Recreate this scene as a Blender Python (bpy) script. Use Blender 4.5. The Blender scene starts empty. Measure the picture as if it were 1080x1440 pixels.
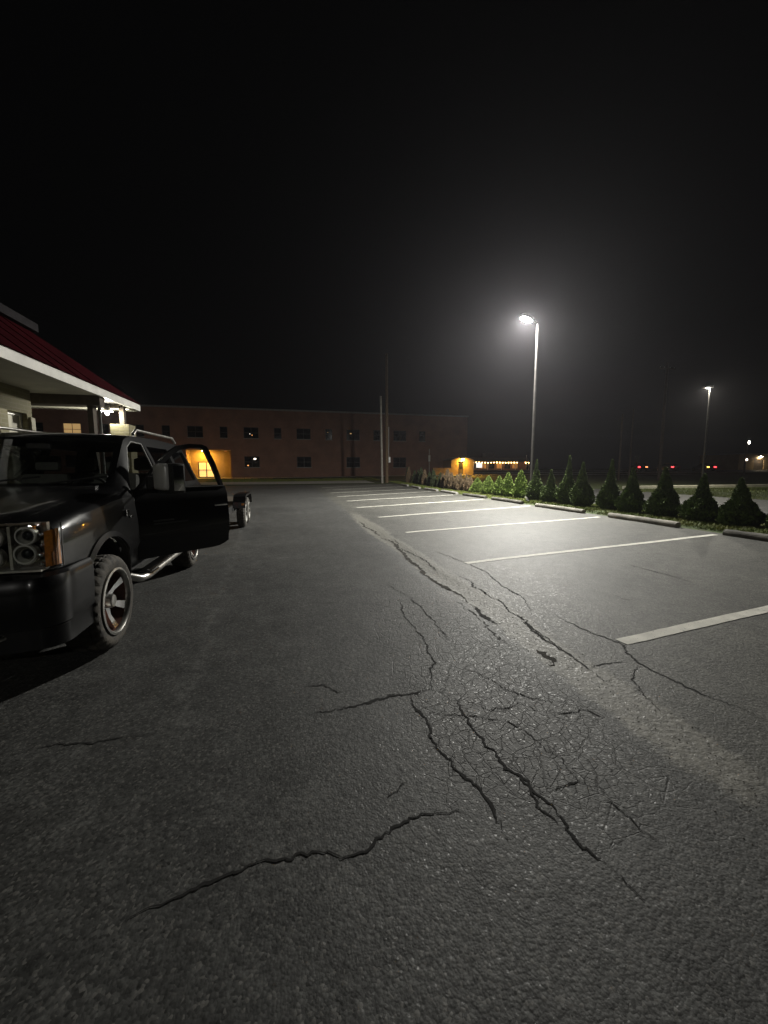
import bpy, bmesh, math, random
import numpy as np
from mathutils import Vector, Matrix

random.seed(7)
rng = np.random.default_rng(7)
SC = bpy.context.scene
COL = SC.collection
R = math.radians

# ------------------------------------------------------------------ camera, sky, exposure
# World frame: +Y runs along the parking lot, +X to its shrub side, ground at z = 0.
CAM_H = 1.55
cam_d = bpy.data.cameras.new('camera')
cam = bpy.data.objects.new('camera', cam_d)
COL.objects.link(cam)
cam_d.sensor_fit = 'HORIZONTAL'
cam_d.sensor_width = 36.0
cam_d.lens = 36.0 * 555.0 / 1080.0
cam_d.clip_start = 0.05
cam_d.clip_end = 2000.0
YAW, PITCH = R(13.69), R(6.27)
cam.location = (0, 0, CAM_H)
cam.rotation_euler = (R(90) - PITCH, 0, -YAW)
SC.camera = cam

world = bpy.data.worlds.new('World')
SC.world = world
world.use_nodes = True
wn = world.node_tree.nodes
bg = wn['Background']
bg.inputs['Color'].default_value = (0.92, 0.95, 1.0, 1)
bg.inputs['Strength'].default_value = 0.0011          # night sky glow

SC.view_settings.view_transform = 'Standard'
SC.view_settings.look = 'None'
SC.view_settings.gamma = 1.0
SC.view_settings.exposure = 0.0
SC.view_settings.use_curve_mapping = False
SC.cycles.use_denoising = True
SC.cycles.max_bounces = 4
SC.cycles.transparent_max_bounces = 12
SC.cycles.sample_clamp_indirect = 4.0
SC.cycles.caustics_reflective = False
SC.cycles.caustics_refractive = False
SC.cycles.use_light_tree = True

# ------------------------------------------------------------------ materials
MATS = {}

def N(nt, kind, **kw):
    n = nt.nodes.new(kind)
    for k, v in kw.items():
        setattr(n, k, v)
    return n

def mat(name, col, rough=0.6, metal=0.0, var=0.25, scale=6.0, bump=0.0, bscale=40.0, bdist=0.01,
        emit=None, estr=0.0, coat=0.0, spec=None, col2=None, detail=4.0):
    """Principled material whose colour is broken up by noise; optional fine bump."""
    m = bpy.data.materials.new(name)
    m.use_nodes = True
    nt = m.node_tree
    b = nt.nodes['Principled BSDF']
    tc = N(nt, 'ShaderNodeTexCoord')
    no = N(nt, 'ShaderNodeTexNoise')
    no.inputs['Scale'].default_value = scale
    no.inputs['Detail'].default_value = detail
    nt.links.new(tc.outputs['Object'], no.inputs['Vector'])
    mx = N(nt, 'ShaderNodeMix', data_type='RGBA')
    c2 = col2 if col2 else tuple(c * (1 - var) for c in col)
    c1 = col if col2 else tuple(min(1, c * (1 + var * .6)) for c in col)
    mr = N(nt, 'ShaderNodeMapRange')
    mr.inputs['From Min'].default_value = 0.32
    mr.inputs['From Max'].default_value = 0.68
    nt.links.new(no.outputs['Fac'], mr.inputs['Value'])
    nt.links.new(mr.outputs['Result'], mx.inputs['Factor'])
    mx.inputs['A'].default_value = (*c2, 1)
    mx.inputs['B'].default_value = (*c1, 1)
    nt.links.new(mx.outputs['Result'], b.inputs['Base Color'])
    b.inputs['Roughness'].default_value = rough
    b.inputs['Metallic'].default_value = metal
    if coat:
        b.inputs['Coat Weight'].default_value = coat
        b.inputs['Coat Roughness'].default_value = 0.04
    if spec is not None:
        b.inputs['Specular IOR Level'].default_value = spec
    if bump > 0:
        n2 = N(nt, 'ShaderNodeTexNoise')
        n2.inputs['Scale'].default_value = bscale
        n2.inputs['Detail'].default_value = 3
        nt.links.new(tc.outputs['Object'], n2.inputs['Vector'])
        bp = N(nt, 'ShaderNodeBump')
        bp.inputs['Strength'].default_value = bump
        bp.inputs['Distance'].default_value = bdist
        nt.links.new(n2.outputs['Fac'], bp.inputs['Height'])
        nt.links.new(bp.outputs['Normal'], b.inputs['Normal'])
    if emit:
        b.inputs['Emission Color'].default_value = (*emit, 1)
        b.inputs['Emission Strength'].default_value = estr
    MATS[name] = m
    return m

def glass_mat(name, tint=(0.8, 0.85, 0.85), gloss=0.03, base=0.06):
    m = bpy.data.materials.new(name)
    m.use_nodes = True
    nt = m.node_tree
    for n in list(nt.nodes):
        nt.nodes.remove(n)
    out = N(nt, 'ShaderNodeOutputMaterial')
    tr = N(nt, 'ShaderNodeBsdfTransparent')
    tr.inputs['Color'].default_value = (*tint, 1)
    gl = N(nt, 'ShaderNodeBsdfGlossy')
    gl.inputs['Roughness'].default_value = gloss
    gl.inputs['Color'].default_value = (0.9, 0.92, 0.95, 1)
    lw = N(nt, 'ShaderNodeLayerWeight')
    lw.inputs['Blend'].default_value = 0.25
    mr = N(nt, 'ShaderNodeMapRange')
    mr.inputs['To Min'].default_value = base
    mr.inputs['To Max'].default_value = 0.9
    nt.links.new(lw.outputs['Fresnel'], mr.inputs['Value'])
    ms = N(nt, 'ShaderNodeMixShader')
    nt.links.new(mr.outputs['Result'], ms.inputs['Fac'])
    nt.links.new(tr.outputs['BSDF'], ms.inputs[1])
    nt.links.new(gl.outputs['BSDF'], ms.inputs[2])
    nt.links.new(ms.outputs['Shader'], out.inputs['Surface'])
    MATS[name] = m
    return m

def emit_mat(name, col, strength):
    return mat(name, tuple(min(.9, c) for c in col), 0.5, var=0.05, emit=col, estr=strength)

def brick_mat(name, c1, c2, mortar, scale=1.0, rough=0.85):
    m = bpy.data.materials.new(name)
    m.use_nodes = True
    nt = m.node_tree
    b = nt.nodes['Principled BSDF']
    tc = N(nt, 'ShaderNodeTexCoord')
    sx = N(nt, 'ShaderNodeSeparateXYZ')
    nt.links.new(tc.outputs['Object'], sx.inputs['Vector'])
    ad = N(nt, 'ShaderNodeMath', operation='ADD')
    nt.links.new(sx.outputs['X'], ad.inputs[0])
    nt.links.new(sx.outputs['Y'], ad.inputs[1])
    cx = N(nt, 'ShaderNodeCombineXYZ')
    nt.links.new(ad.outputs[0], cx.inputs['X'])
    nt.links.new(sx.outputs['Z'], cx.inputs['Y'])
    br = N(nt, 'ShaderNodeTexBrick')
    br.inputs['Scale'].default_value = 1.0 / scale
    br.inputs['Brick Width'].default_value = 0.215
    br.inputs['Row Height'].default_value = 0.075
    br.inputs['Mortar Size'].default_value = 0.008
    br.inputs['Color1'].default_value = (*c1, 1)
    br.inputs['Color2'].default_value = (*c2, 1)
    br.inputs['Mortar'].default_value = (*mortar, 1)
    nt.links.new(cx.outputs['Vector'], br.inputs['Vector'])
    no = N(nt, 'ShaderNodeTexNoise')
    no.inputs['Scale'].default_value = 0.7
    no.inputs['Detail'].default_value = 5
    nt.links.new(tc.outputs['Object'], no.inputs['Vector'])
    mr = N(nt, 'ShaderNodeMapRange')
    mr.inputs['To Min'].default_value = 0.6
    mr.inputs['To Max'].default_value = 1.35
    nt.links.new(no.outputs['Fac'], mr.inputs['Value'])
    mx = N(nt, 'ShaderNodeMix', data_type='RGBA', blend_type='MULTIPLY')
    mx.inputs['Factor'].default_value = 1
    nt.links.new(br.outputs['Color'], mx.inputs['A'])
    nt.links.new(mr.outputs['Result'], mx.inputs['B'])
    nt.links.new(mx.outputs['Result'], b.inputs['Base Color'])
    bp = N(nt, 'ShaderNodeBump')
    bp.inputs['Strength'].default_value = 0.4
    bp.inputs['Distance'].default_value = 0.006
    bp.invert = True
    nt.links.new(br.outputs['Fac'], bp.inputs['Height'])
    nt.links.new(bp.outputs['Normal'], b.inputs['Normal'])
    b.inputs['Roughness'].default_value = rough
    MATS[name] = m
    return m

def asphalt_mat(name, attr=True, c_lane=(0.060, 0.0605, 0.0575), c_lot=(0.086, 0.085, 0.074)):
    m = bpy.data.materials.new(name)
    m.use_nodes = True
    nt = m.node_tree
    L = nt.links.new
    b = nt.nodes['Principled BSDF']
    tc = N(nt, 'ShaderNodeTexCoord')
    P = tc.outputs['Object']

    def noise(scale, detail=4, rough=.55):
        n = N(nt, 'ShaderNodeTexNoise')
        n.inputs['Scale'].default_value = scale
        n.inputs['Detail'].default_value = detail
        n.inputs['Roughness'].default_value = rough
        L(P, n.inputs['Vector'])
        return n

    def mrange(v, a, bb, c, d, clamp=True):
        r = N(nt, 'ShaderNodeMapRange')
        r.clamp = clamp
        for k, x in zip(('From Min', 'From Max', 'To Min', 'To Max'), (a, bb, c, d)):
            r.inputs[k].default_value = x
        L(v, r.inputs['Value'])
        return r.outputs['Result']

    def math_(op, a, bb):
        r = N(nt, 'ShaderNodeMath', operation=op)
        for i, v in enumerate((a, bb)):
            if isinstance(v, (int, float)):
                r.inputs[i].default_value = v
            else:
                L(v, r.inputs[i])
        return r.outputs[0]

    def mixc(f, a, bb, blend='MIX'):
        r = N(nt, 'ShaderNodeMix', data_type='RGBA', blend_type=blend)
        if isinstance(f, (int, float)):
            r.inputs['Factor'].default_value = f
        else:
            L(f, r.inputs['Factor'])
        for k, v in (('A', a), ('B', bb)):
            if isinstance(v, tuple):
                r.inputs[k].default_value = (*v, 1)
            else:
                L(v, r.inputs[k])
        return r.outputs['Result']

    big = noise(0.55, 6, .6)
    mid = noise(4.5, 5, .6)
    fine = noise(55, 3, .6)
    stones = N(nt, 'ShaderNodeTexVoronoi')
    stones.inputs['Scale'].default_value = 95
    stones.inputs['Randomness'].default_value = 1
    L(P, stones.inputs['Vector'])
    lumps = N(nt, 'ShaderNodeTexVoronoi')
    lumps.inputs['Scale'].default_value = 38
    L(P, lumps.inputs['Vector'])
    sr = N(nt, 'ShaderNodeSeparateColor')
    L(stones.outputs['Color'], sr.inputs['Color'])

    if attr:
        at = N(nt, 'ShaderNodeAttribute', attribute_name='wear')
        sa = N(nt, 'ShaderNodeSeparateColor')
        L(at.outputs['Color'], sa.inputs['Color'])
        seam, alli, lot = sa.outputs['Red'], sa.outputs['Green'], sa.outputs['Blue']
        scratch = at.outputs['Alpha']
    col = mixc(lot, c_lane, c_lot) if attr else mixc(0.0, c_lane, c_lot)
    v = mrange(big.outputs['Fac'], .25, .75, .62, 1.38)
    v = math_('MULTIPLY', v, mrange(mid.outputs['Fac'], .25, .75, .58, 1.42))
    stain = noise(1.15, 5, .62)
    v = math_('MULTIPLY', v, mrange(stain.outputs['Fac'], .60, .74, 1.0, .62))
    v = math_('MULTIPLY', v, mrange(sr.outputs['Red'], 0, 1, .45, 1.55))
    v = math_('MULTIPLY', v, mrange(lumps.outputs['Distance'], 0.0, .7, 1.25, .7))
    col = mixc(1.0, col, v, 'MULTIPLY')
    # pale crushed stones showing in the binder
    pale = mrange(sr.outputs['Green'], .90, .93, 0, 1)
    col = mixc(math_('MULTIPLY', pale, .32), col, (0.26, 0.25, 0.23))
    height = math_('ADD', math_('MULTIPLY', stones.outputs['Distance'], -.55),
                   math_('MULTIPLY', fine.outputs['Fac'], .7))
    height = math_('ADD', height, math_('MULTIPLY', lumps.outputs['Distance'], -.6))
    height = math_('ADD', height, math_('MULTIPLY', noise(19, 6, .65).outputs['Fac'], 1.5))
    rough_v = mrange(sr.outputs['Blue'], .0, .14, .44, .67)
    if attr:
        # crumbled pale seam
        sn = noise(7, 6, .7)
        sm = mrange(math_('ADD', seam, math_('MULTIPLY', math_('SUBTRACT', sn.outputs['Fac'], .5), 1.1)), .22, .5, 0, 1)
        sm = math_('MULTIPLY', sm, mrange(seam, .02, .25, 0, 1))
        pc = mixc(mrange(noise(30, 4).outputs['Fac'], .35, .65, 0, 1), (0.12, 0.115, 0.098), (0.27, 0.26, 0.225))
        col = mixc(math_('MULTIPLY', sm, .85), col, pc)
        # scuffed pale drag mark
        sc = math_('MULTIPLY', scratch, mrange(noise(9, 6, .7).outputs['Fac'], .46, .66, 0, 1))
        col = mixc(math_('MULTIPLY', sc, .45), col, (0.2, 0.2, 0.19))
        # alligator cracking
        wp = N(nt, 'ShaderNodeVectorMath', operation='MULTIPLY_ADD')
        wpn = noise(6, 4, .6)
        L(wpn.outputs['Color'], wp.inputs[0])
        wp.inputs[1].default_value = (.035, .035, 0)
        L(P, wp.inputs[2])
        edges = []
        for sc_, th in ((7.0, .022), (15.0, .035)):
            vo = N(nt, 'ShaderNodeTexVoronoi', feature='DISTANCE_TO_EDGE')
            vo.inputs['Scale'].default_value = sc_
            L(wp.outputs[0], vo.inputs['Vector'])
            edges.append(mrange(vo.outputs['Distance'], 0.0, th, 1, 0))
        em = math_('MAXIMUM', edges[0], math_('MULTIPLY', edges[1], mrange(alli, .45, .8, 0, 1)))
        am = mrange(math_('ADD', alli, math_('MULTIPLY', math_('SUBTRACT', noise(2.6, 5).outputs['Fac'], .5), 1.5)), .32, .85, 0, 1)
        am = math_('MULTIPLY', math_('MULTIPLY', em, am), mrange(alli, .02, .2, 0, 1))
        col = mixc(math_('MULTIPLY', am, .7), col, (0.008, 0.008, 0.008))
        height = math_('SUBTRACT', height, math_('MULTIPLY', am, 1.0))
        height = math_('ADD', height, math_('MULTIPLY', math_('MULTIPLY', sm, noise(22, 4).outputs['Fac']), 2.4))
    if attr:
        sx = N(nt, 'ShaderNodeSeparateXYZ')
        L(P, sx.inputs['Vector'])
        worn = math_('ADD', sx.outputs['X'], math_('MULTIPLY', noise(.8, 4).outputs['Fac'], 1.6))
        height = math_('MULTIPLY', height, mrange(worn, .1, 1.5, .38, 1.0))
    L(col, b.inputs['Base Color'])
    L(rough_v, b.inputs['Roughness'])
    bp = N(nt, 'ShaderNodeBump')
    bp.inputs['Strength'].default_value = 0.6
    bp.inputs['Distance'].default_value = 0.0040
    L(height, bp.inputs['Height'])
    L(bp.outputs['Normal'], b.inputs['Normal'])
    MATS[name] = m
    return m

M_ASPH = asphalt_mat('asphalt_lot')
M_DRIVE = asphalt_mat('asphalt_drive', attr=False, c_lane=(0.075, 0.073, 0.07))
M_ROAD = asphalt_mat('asphalt_road', attr=False, c_lane=(0.045, 0.045, 0.046))
M_CRACK = mat('crack_void', (0.010, 0.0095, 0.009), 0.95, var=.4, scale=30)
M_PIT = mat('seam_pit', (0.03, 0.025, 0.017), 0.95, var=.5, scale=25, bump=.8, bscale=60)
M_STONE = mat('loose_stone', (0.22, 0.21, 0.185), 0.85, var=.5, scale=20)
M_SOIL = mat('turf_soil', (0.05, 0.078, 0.02), 0.95, var=.5, scale=2.5, bump=.7, bscale=18, bdist=.03, col2=(0.055, 0.06, 0.022))
M_GRASS = mat('grass_blade', (0.10, 0.15, 0.028), 0.6, var=.45, scale=2.2, col2=(0.17, 0.17, 0.05), spec=.2)
M_CONC = mat('concrete', (0.34, 0.33, 0.30), 0.85, var=.3, scale=5, bump=.4, bscale=50)
M_KERB = mat('concrete_kerb', (0.66, 0.63, 0.50), 0.85, var=.15, scale=3, bump=.3)
M_STOP = mat('wheel_stop_concrete', (0.25, 0.235, 0.2), 0.9, var=.45, scale=4, bump=.8, bscale=28, bdist=.012)
M_STOPD = mat('wheel_stop_stained', (0.10, 0.095, 0.08), 0.9, var=.5, scale=4, bump=.8, bscale=28, bdist=.012)
M_LEAFB = mat('arborvitae_leaf_bright', (0.15, 0.21, 0.045), 0.7, var=.45, scale=9, spec=.2)
M_LEAF = mat('arborvitae_leaf', (0.085, 0.122, 0.036), 0.7, var=.5, scale=9, spec=.2)
M_LEAF2 = mat('arborvitae_leaf_dull', (0.075, 0.095, 0.045), 0.7, var=.5, scale=9, spec=.2)
M_BROWN = mat('arborvitae_dead', (0.21, 0.15, 0.085), 0.75, var=.4, scale=8)
M_BARK = mat('bark', (0.09, 0.06, 0.04), 0.9, var=.4, scale=14, bump=.6)
M_PAINT = mat('black_paint', (0.005, 0.005, 0.0055), 0.3, var=.15, scale=3, coat=.45, spec=.25)
M_TRIM = mat('black_trim', (0.02, 0.02, 0.02), 0.55, var=.25, scale=9, bump=.2, bscale=120)
M_RUB = mat('tyre_rubber', (0.045, 0.042, 0.038), 0.8, var=.45, scale=16, bump=.4, bscale=60, col2=(0.085, 0.075, 0.06))
M_TREAD = mat('tyre_tread', (0.03, 0.029, 0.028), 0.85, var=.4, scale=12)
M_CHROME = mat('chrome', (0.62, 0.62, 0.62), 0.12, 1.0, var=.12, scale=8)
M_ALU = mat('worn_aluminium', (0.5, 0.49, 0.46), 0.34, 1.0, var=.35, scale=14)
M_RUST = mat('rusty_barrel', (0.12, 0.05, 0.035), 0.55, .35, var=.5, scale=9)
M_SEAT = mat('grey_upholstery', (0.19, 0.185, 0.165), 0.75, var=.2, scale=14, bump=.3, bscale=200)
M_AMBER = mat('amber_lens', (0.75, 0.26, 0.03), 0.12, var=.25, scale=40, coat=1)
M_REFL = mat('headlamp_reflector', (0.85, 0.80, 0.72), 0.22, .45, var=.4, scale=22)
M_HSG = mat('headlamp_housing', (0.30, 0.26, 0.22), 0.25, .6, var=.5, scale=20)
M_TAIL = mat('tail_lens', (0.35, 0.012, 0.012), 0.15, var=.2, scale=20, coat=1)
G_CLEAR = glass_mat('clear_glass', (0.93, 0.95, 0.94), .01, .03)
G_TINT = glass_mat('tinted_glass', (0.30, 0.31, 0.31), .02, .05)
G_WIND = glass_mat('windscreen_glass', (0.78, 0.82, 0.8), .015, .04)
M_PANE = mat('dark_window_pane', (0.012, 0.013, 0.015), 0.06, var=.3, scale=2)
M_FRAME = mat('dark_window_frame', (0.04, 0.035, 0.032), 0.5, var=.2)
M_BRICK = brick_mat('red_brick', (0.23, 0.10, 0.068), (0.19, 0.085, 0.058), (0.23, 0.185, 0.14))
M_BRICKY = brick_mat('buff_brick', (0.30, 0.21, 0.10), (0.26, 0.18, 0.09), (0.30, 0.26, 0.18))
M_BRICKO = brick_mat('olive_brick', (0.20, 0.18, 0.10), (0.17, 0.155, 0.085), (0.22, 0.20, 0.14))
M_WHITE = mat('white_trim', (0.72, 0.71, 0.66), 0.5, var=.14, scale=3)
M_SOFFIT = mat('white_soffit', (0.62, 0.61, 0.53), 0.6, var=.12, scale=2.5)
M_RED = mat('red_metal_roof', (0.028, 0.0017, 0.0036), 0.9, var=.3, scale=2, spec=.03)
M_GREYTRIM = mat('grey_trim', (0.22, 0.22, 0.21), 0.5, var=.2)
M_DARKWOOD = mat('dark_timber', (0.07, 0.055, 0.04), 0.8, var=.3, scale=10)
M_BLIND = mat('pale_blind', (0.5, 0.48, 0.4), 0.8, var=.12, scale=4)
M_POLE = mat('bronze_pole', (0.10, 0.095, 0.09), 0.42, .5, var=.25, scale=5)
M_WOOD = mat('weathered_pole_wood', (0.15, 0.10, 0.055), 0.85, var=.4, scale=7, bump=.5, bscale=40)
M_WOODD = mat('dark_pole_wood', (0.07, 0.05, 0.04), 0.9, var=.4, scale=7)
M_WPOLE = mat('white_pole_paint', (0.34, 0.32, 0.28), 0.7, var=.3, scale=5)
M_GALV = mat('galvanised_steel', (0.4, 0.4, 0.39), 0.4, .7, var=.25, scale=9)
M_SIGN = mat('sign_face', (0.6, 0.6, 0.58), 0.5, var=.1)
M_LAMP = emit_mat('lamp_lens_white', (1.0, 0.975, 0.90), 10200.0)
M_LAMP2 = emit_mat('lamp_lens_white_dim', (1.0, 0.97, 0.90), 1000.0)
M_WARM = emit_mat('lamp_lens_warm', (1.0, 0.47, 0.06), 2300.0)
M_WARM2 = emit_mat('lamp_lens_amber', (1.0, 0.50, 0.055), 2600.0)
M_PORCH = emit_mat('porch_lamp_lens', (1.0, 0.96, 0.80), 1900.0)
M_STREET = emit_mat('street_lamp_lens', (1.0, 0.95, 0.80), 21000.0)
M_BULB = emit_mat('string_bulb', (1.0, 0.55, 0.18), 28.0)
M_LITPANE = emit_mat('lit_door_pane', (1.0, 0.72, 0.32), 0.75)
M_LITWIN = emit_mat('lit_window', (1.0, 0.62, 0.25), 0.35)
M_DIMWIN = emit_mat('dim_lit_window', (1.0, 0.55, 0.2), 0.10)
M_GLINT = emit_mat('window_glint', (1.0, 0.9, 0.75), 3.0)  # emission imitating lights mirrored in window panes
M_GLINTO = emit_mat('orange_glint_and_lens', (1.0, 0.4, 0.12), 1.6)
M_REDL = emit_mat('tail_light_on', (1.0, 0.03, 0.035), 9.0)
M_ORGL = emit_mat('turn_light_on', (1.0, 0.35, 0.12), 2.2)
M_YELL = emit_mat('marker_light_on', (1.0, 0.62, 0.12), 4.0)
M_CARB = mat('dark_car_paint', (0.02, 0.021, 0.024), 0.25, var=.15, coat=1)
M_CARS = mat('silver_car_paint', (0.12, 0.12, 0.12), 0.3, .4, var=.15, coat=1)

# ------------------------------------------------------------------ mesh helpers
class MB:
    def __init__(self):
        self.v, self.f, self.mi = [], [], []

    def add(self, vs, fs, mi=0):
        o = len(self.v)
        self.v += [tuple(p) for p in vs]
        self.f += [tuple(o + i for i in f) for f in fs]
        self.mi += [mi] * len(fs)
        return self

    def box(self, a, b, mi=0):
        x0, y0, z0 = a
        x1, y1, z1 = b
        return self.add([(x0, y0, z0), (x1, y0, z0), (x1, y1, z0), (x0, y1, z0), (x0, y0, z1), (x1, y0, z1), (x1, y1, z1), (x0, y1, z1)],
                        [(0, 3, 2, 1), (4, 5, 6, 7), (0, 1, 5, 4), (1, 2, 6, 5), (2, 3, 7, 6), (3, 0, 4, 7)], mi)

    def bbox(self, a, b, r=0.01, mi=0):
        """box with bevelled edges"""
        bm = bmesh.new()
        bmesh.ops.create_cube(bm, size=1)
        c = [(a[i] + b[i]) / 2 for i in range(3)]
        s = [b[i] - a[i] for i in range(3)]
        for q in bm.verts:
            q.co = Vector((c[0] + q.co.x * s[0], c[1] + q.co.y * s[1], c[2] + q.co.z * s[2]))
        bmesh.ops.bevel(bm, geom=list(bm.edges), offset=r, segments=2, affect='EDGES', profile=.6)
        bm.verts.index_update()
        self.add([q.co[:] for q in bm.verts], [[w.index for w in f.verts] for f in bm.faces], mi)
        bm.free()
        return self

    def prism(self, poly, d0, d1, axis='x', mi=0):
        """polygon in the two other axes, extruded along axis from d0 to d1"""
        n = len(poly)

        def P(p, d):
            return {'x': (d, p[0], p[1]), 'y': (p[0], d, p[1]), 'z': (p[0], p[1], d)}[axis]
        vs = [P(p, d0) for p in poly] + [P(p, d1) for p in poly]
        fs = [tuple(range(n))[::-1], tuple(range(n, 2 * n))] + [(i, (i + 1) % n, n + (i + 1) % n, n + i) for i in range(n)]
        return self.add(vs, fs, mi)

    def tube(self, pts, r, seg=10, cap=True, mi=0):
        pts = [Vector(p) for p in pts]
        rr = r if isinstance(r, (list, tuple)) else [r] * len(pts)
        rings = []
        up = None
        for i, p in enumerate(pts):
            t = (pts[min(i + 1, len(pts) - 1)] - pts[max(i - 1, 0)]).normalized()
            if up is None:
                up = Vector((0, 0, 1)) if abs(t.z) < .9 else Vector((1, 0, 0))
            a = t.cross(up).normalized()
            bb = a.cross(t).normalized()
            up = bb
            rings.append([p + (a * math.cos(k * 2 * math.pi / seg) + bb * math.sin(k * 2 * math.pi / seg)) * rr[i] for k in range(seg)])
        vs = [q for rg in rings for q in rg]
        fs = []
        for i in range(len(pts) - 1):
            for k in range(seg):
                fs.append((i * seg + k, i * seg + (k + 1) % seg, (i + 1) * seg + (k + 1) % seg, (i + 1) * seg + k))
        if cap:
            fs.append(tuple(range(seg))[::-1])
            fs.append(tuple((len(pts) - 1) * seg + k for k in range(seg)))
        return self.add(vs, fs, mi)

    def lathe(self, prof, seg=32, axis='x', c=(0, 0, 0), mi=0, mod=None, closed=False):
        """profile [(r, d)] around axis through c"""
        n = len(prof)
        vs = []
        for k in range(seg):
            a = 2 * math.pi * k / seg
            for j, (r_, d) in enumerate(prof):
                rr = r_ + (mod(j, k) if mod else 0)
                p, q = rr * math.cos(a), rr * math.sin(a)
                vs.append({'x': (c[0] + d, c[1] + p, c[2] + q), 'y': (c[0] + p, c[1] + d, c[2] + q), 'z': (c[0] + p, c[1] + q, c[2] + d)}[axis])
        fs = []
        last = n if closed else n - 1
        for k in range(seg):
            k2 = (k + 1) % seg
            for j in range(last):
                j2 = (j + 1) % n
                fs.append((k * n + j, k2 * n + j, k2 * n + j2, k * n + j2))
        return self.add(vs, fs, mi)

    def torus(self, c, R0, r0, axis='y', seg=28, sub=8, mi=0):
        prof = [(R0 + r0 * math.cos(2 * math.pi * k / sub), r0 * math.sin(2 * math.pi * k / sub)) for k in range(sub)]
        return self.lathe(prof, seg, axis, c, mi, closed=True)

    def ball(self, c, r, seg=12, rings=8, mi=0, sz=(1, 1, 1)):
        vs = [(c[0], c[1], c[2] - r * sz[2])]
        for i in range(1, rings):
            ph = math.pi * i / rings - math.pi / 2
            for k in range(seg):
                a = 2 * math.pi * k / seg
                vs.append((c[0] + r * sz[0] * math.cos(ph) * math.cos(a), c[1] + r * sz[1] * math.cos(ph) * math.sin(a), c[2] + r * sz[2] * math.sin(ph)))
        vs.append((c[0], c[1], c[2] + r * sz[2]))
        fs = [(0, 1 + (k + 1) % seg, 1 + k) for k in range(seg)]
        for i in range(rings - 2):
            for k in range(seg):
                a, b_ = 1 + i * seg + k, 1 + i * seg + (k + 1) % seg
                fs.append((a, b_, b_ + seg, a + seg))
        t = len(vs) - 1
        o = 1 + (rings - 2) * seg
        fs += [(o + k, o + (k + 1) % seg, t) for k in range(seg)]
        return self.add(vs, fs, mi)

    def mesh(self, name, mats, smooth=None, fix=True):
        me = bpy.data.meshes.new(name)
        me.from_pydata(self.v, [], self.f)
        if not isinstance(mats, (list, tuple)):
            mats = [mats]
        for m in mats:
            me.materials.append(m)
        if len(mats) > 1:
            me.polygons.foreach_set('material_index', self.mi)
        if fix:
            bm = bmesh.new()
            bm.from_mesh(me)
            bmesh.ops.recalc_face_normals(bm, faces=bm.faces)
            bm.to_mesh(me)
            bm.free()
        if smooth is not None:
            me.polygons.foreach_set('use_smooth', [True] * len(me.polygons))
            me.set_sharp_from_angle(angle=R(smooth))
        me.update()
        return me

    def obj(self, name, mats, parent=None, smooth=None, loc=None, fix=True):
        o = bpy.data.objects.new(name, self.mesh(name, mats, smooth, fix))
        COL.objects.link(o)
        if parent:
            o.parent = parent
        if loc:
            o.location = loc
        return o

def empty(name, loc=(0, 0, 0), parent=None, rz=0.0):
    o = bpy.data.objects.new(name, None)
    o.empty_display_size = .1
    COL.objects.link(o)
    o.location = loc
    o.rotation_euler = (0, 0, rz)
    if parent:
        o.parent = parent
    return o

def tag(o, label=None, cat=None, group=None, kind=None):
    if label:
        o['label'] = label
    if cat:
        o['category'] = cat
    if group:
        o['group'] = group
    if kind:
        o['kind'] = kind
    return o

def copy_tree(o, parent=None):
    c = o.copy()
    COL.objects.link(c)
    c.parent = parent
    for ch in list(o.children):
        copy_tree(ch, c)
    return c

def np_mesh(name, verts, faces_per, mats, idx=None):
    """fast mesh from numpy: verts (n,3); faces (m,k)"""
    me = bpy.data.meshes.new(name)
    m, k = faces_per.shape
    me.vertices.add(len(verts))
    me.vertices.foreach_set('co', np.asarray(verts, np.float32).ravel())
    me.loops.add(m * k)
    me.loops.foreach_set('vertex_index', faces_per.astype(np.int32).ravel())
    me.polygons.add(m)
    me.polygons.foreach_set('loop_start', (np.arange(m) * k).astype(np.int32))
    for mt in (mats if isinstance(mats, (list, tuple)) else [mats]):
        me.materials.append(mt)
    if idx is not None:
        me.polygons.foreach_set('material_index', idx.astype(np.int32))
    me.update(calc_edges=True)
    me.validate()
    return me

def link(name, me, parent=None):
    o = bpy.data.objects.new(name, me)
    COL.objects.link(o)
    if parent:
        o.parent = parent
    return o

def sstep(t):
    t = np.clip(t, 0, 1)
    return t * t * (3 - 2 * t)

# smooth value noise from a few rotated sines, for terrain and masks
_ph = rng.uniform(0, 6.28, 40)
def wob(x, y, f=1.0, s=0):
    r_ = 0
    for i in range(6):
        a = 1.1 * i + s
        k = f * (1.0 + .63 * i)
        r_ = r_ + np.sin((x * math.cos(a) + y * math.sin(a)) * k + _ph[(i + int(s * 7)) % 40]) / (1 + .55 * i)
    return r_ / 2.4

def terrain(x, y):
    """the land rises gently towards the far street"""
    g = 1.2 * sstep((y - 25) / 50.0) * (0.55 + 0.45 * sstep((x + 5) / 30.0))
    return g

def lot_z(x, y):
    """uneven old paving, a few millimetres"""
    z = .006 * wob(x, y, .9) + .003 * wob(x, y, 3.1, 1.0)
    d = (x - 2.06 - .05 * wob(y, y * 0, 1.3, 2.0))
    z = z - .012 * np.exp(-(d / .16) ** 2)
    return z + terrain(x, y)

# pixel of the survey photo -> point on the paving (used only to survey ground marks)
def gpt(px, py):
    u, v = (px - 540) / 555.0, (py - 720) / 555.0
    fw, dn = math.cos(PITCH) - v * math.sin(PITCH), math.sin(PITCH) + v * math.cos(PITCH)
    t = CAM_H / dn
    return (t * (u * math.cos(YAW) + fw * math.sin(YAW)), t * (-u * math.sin(YAW) + fw * math.cos(YAW)))

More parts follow.
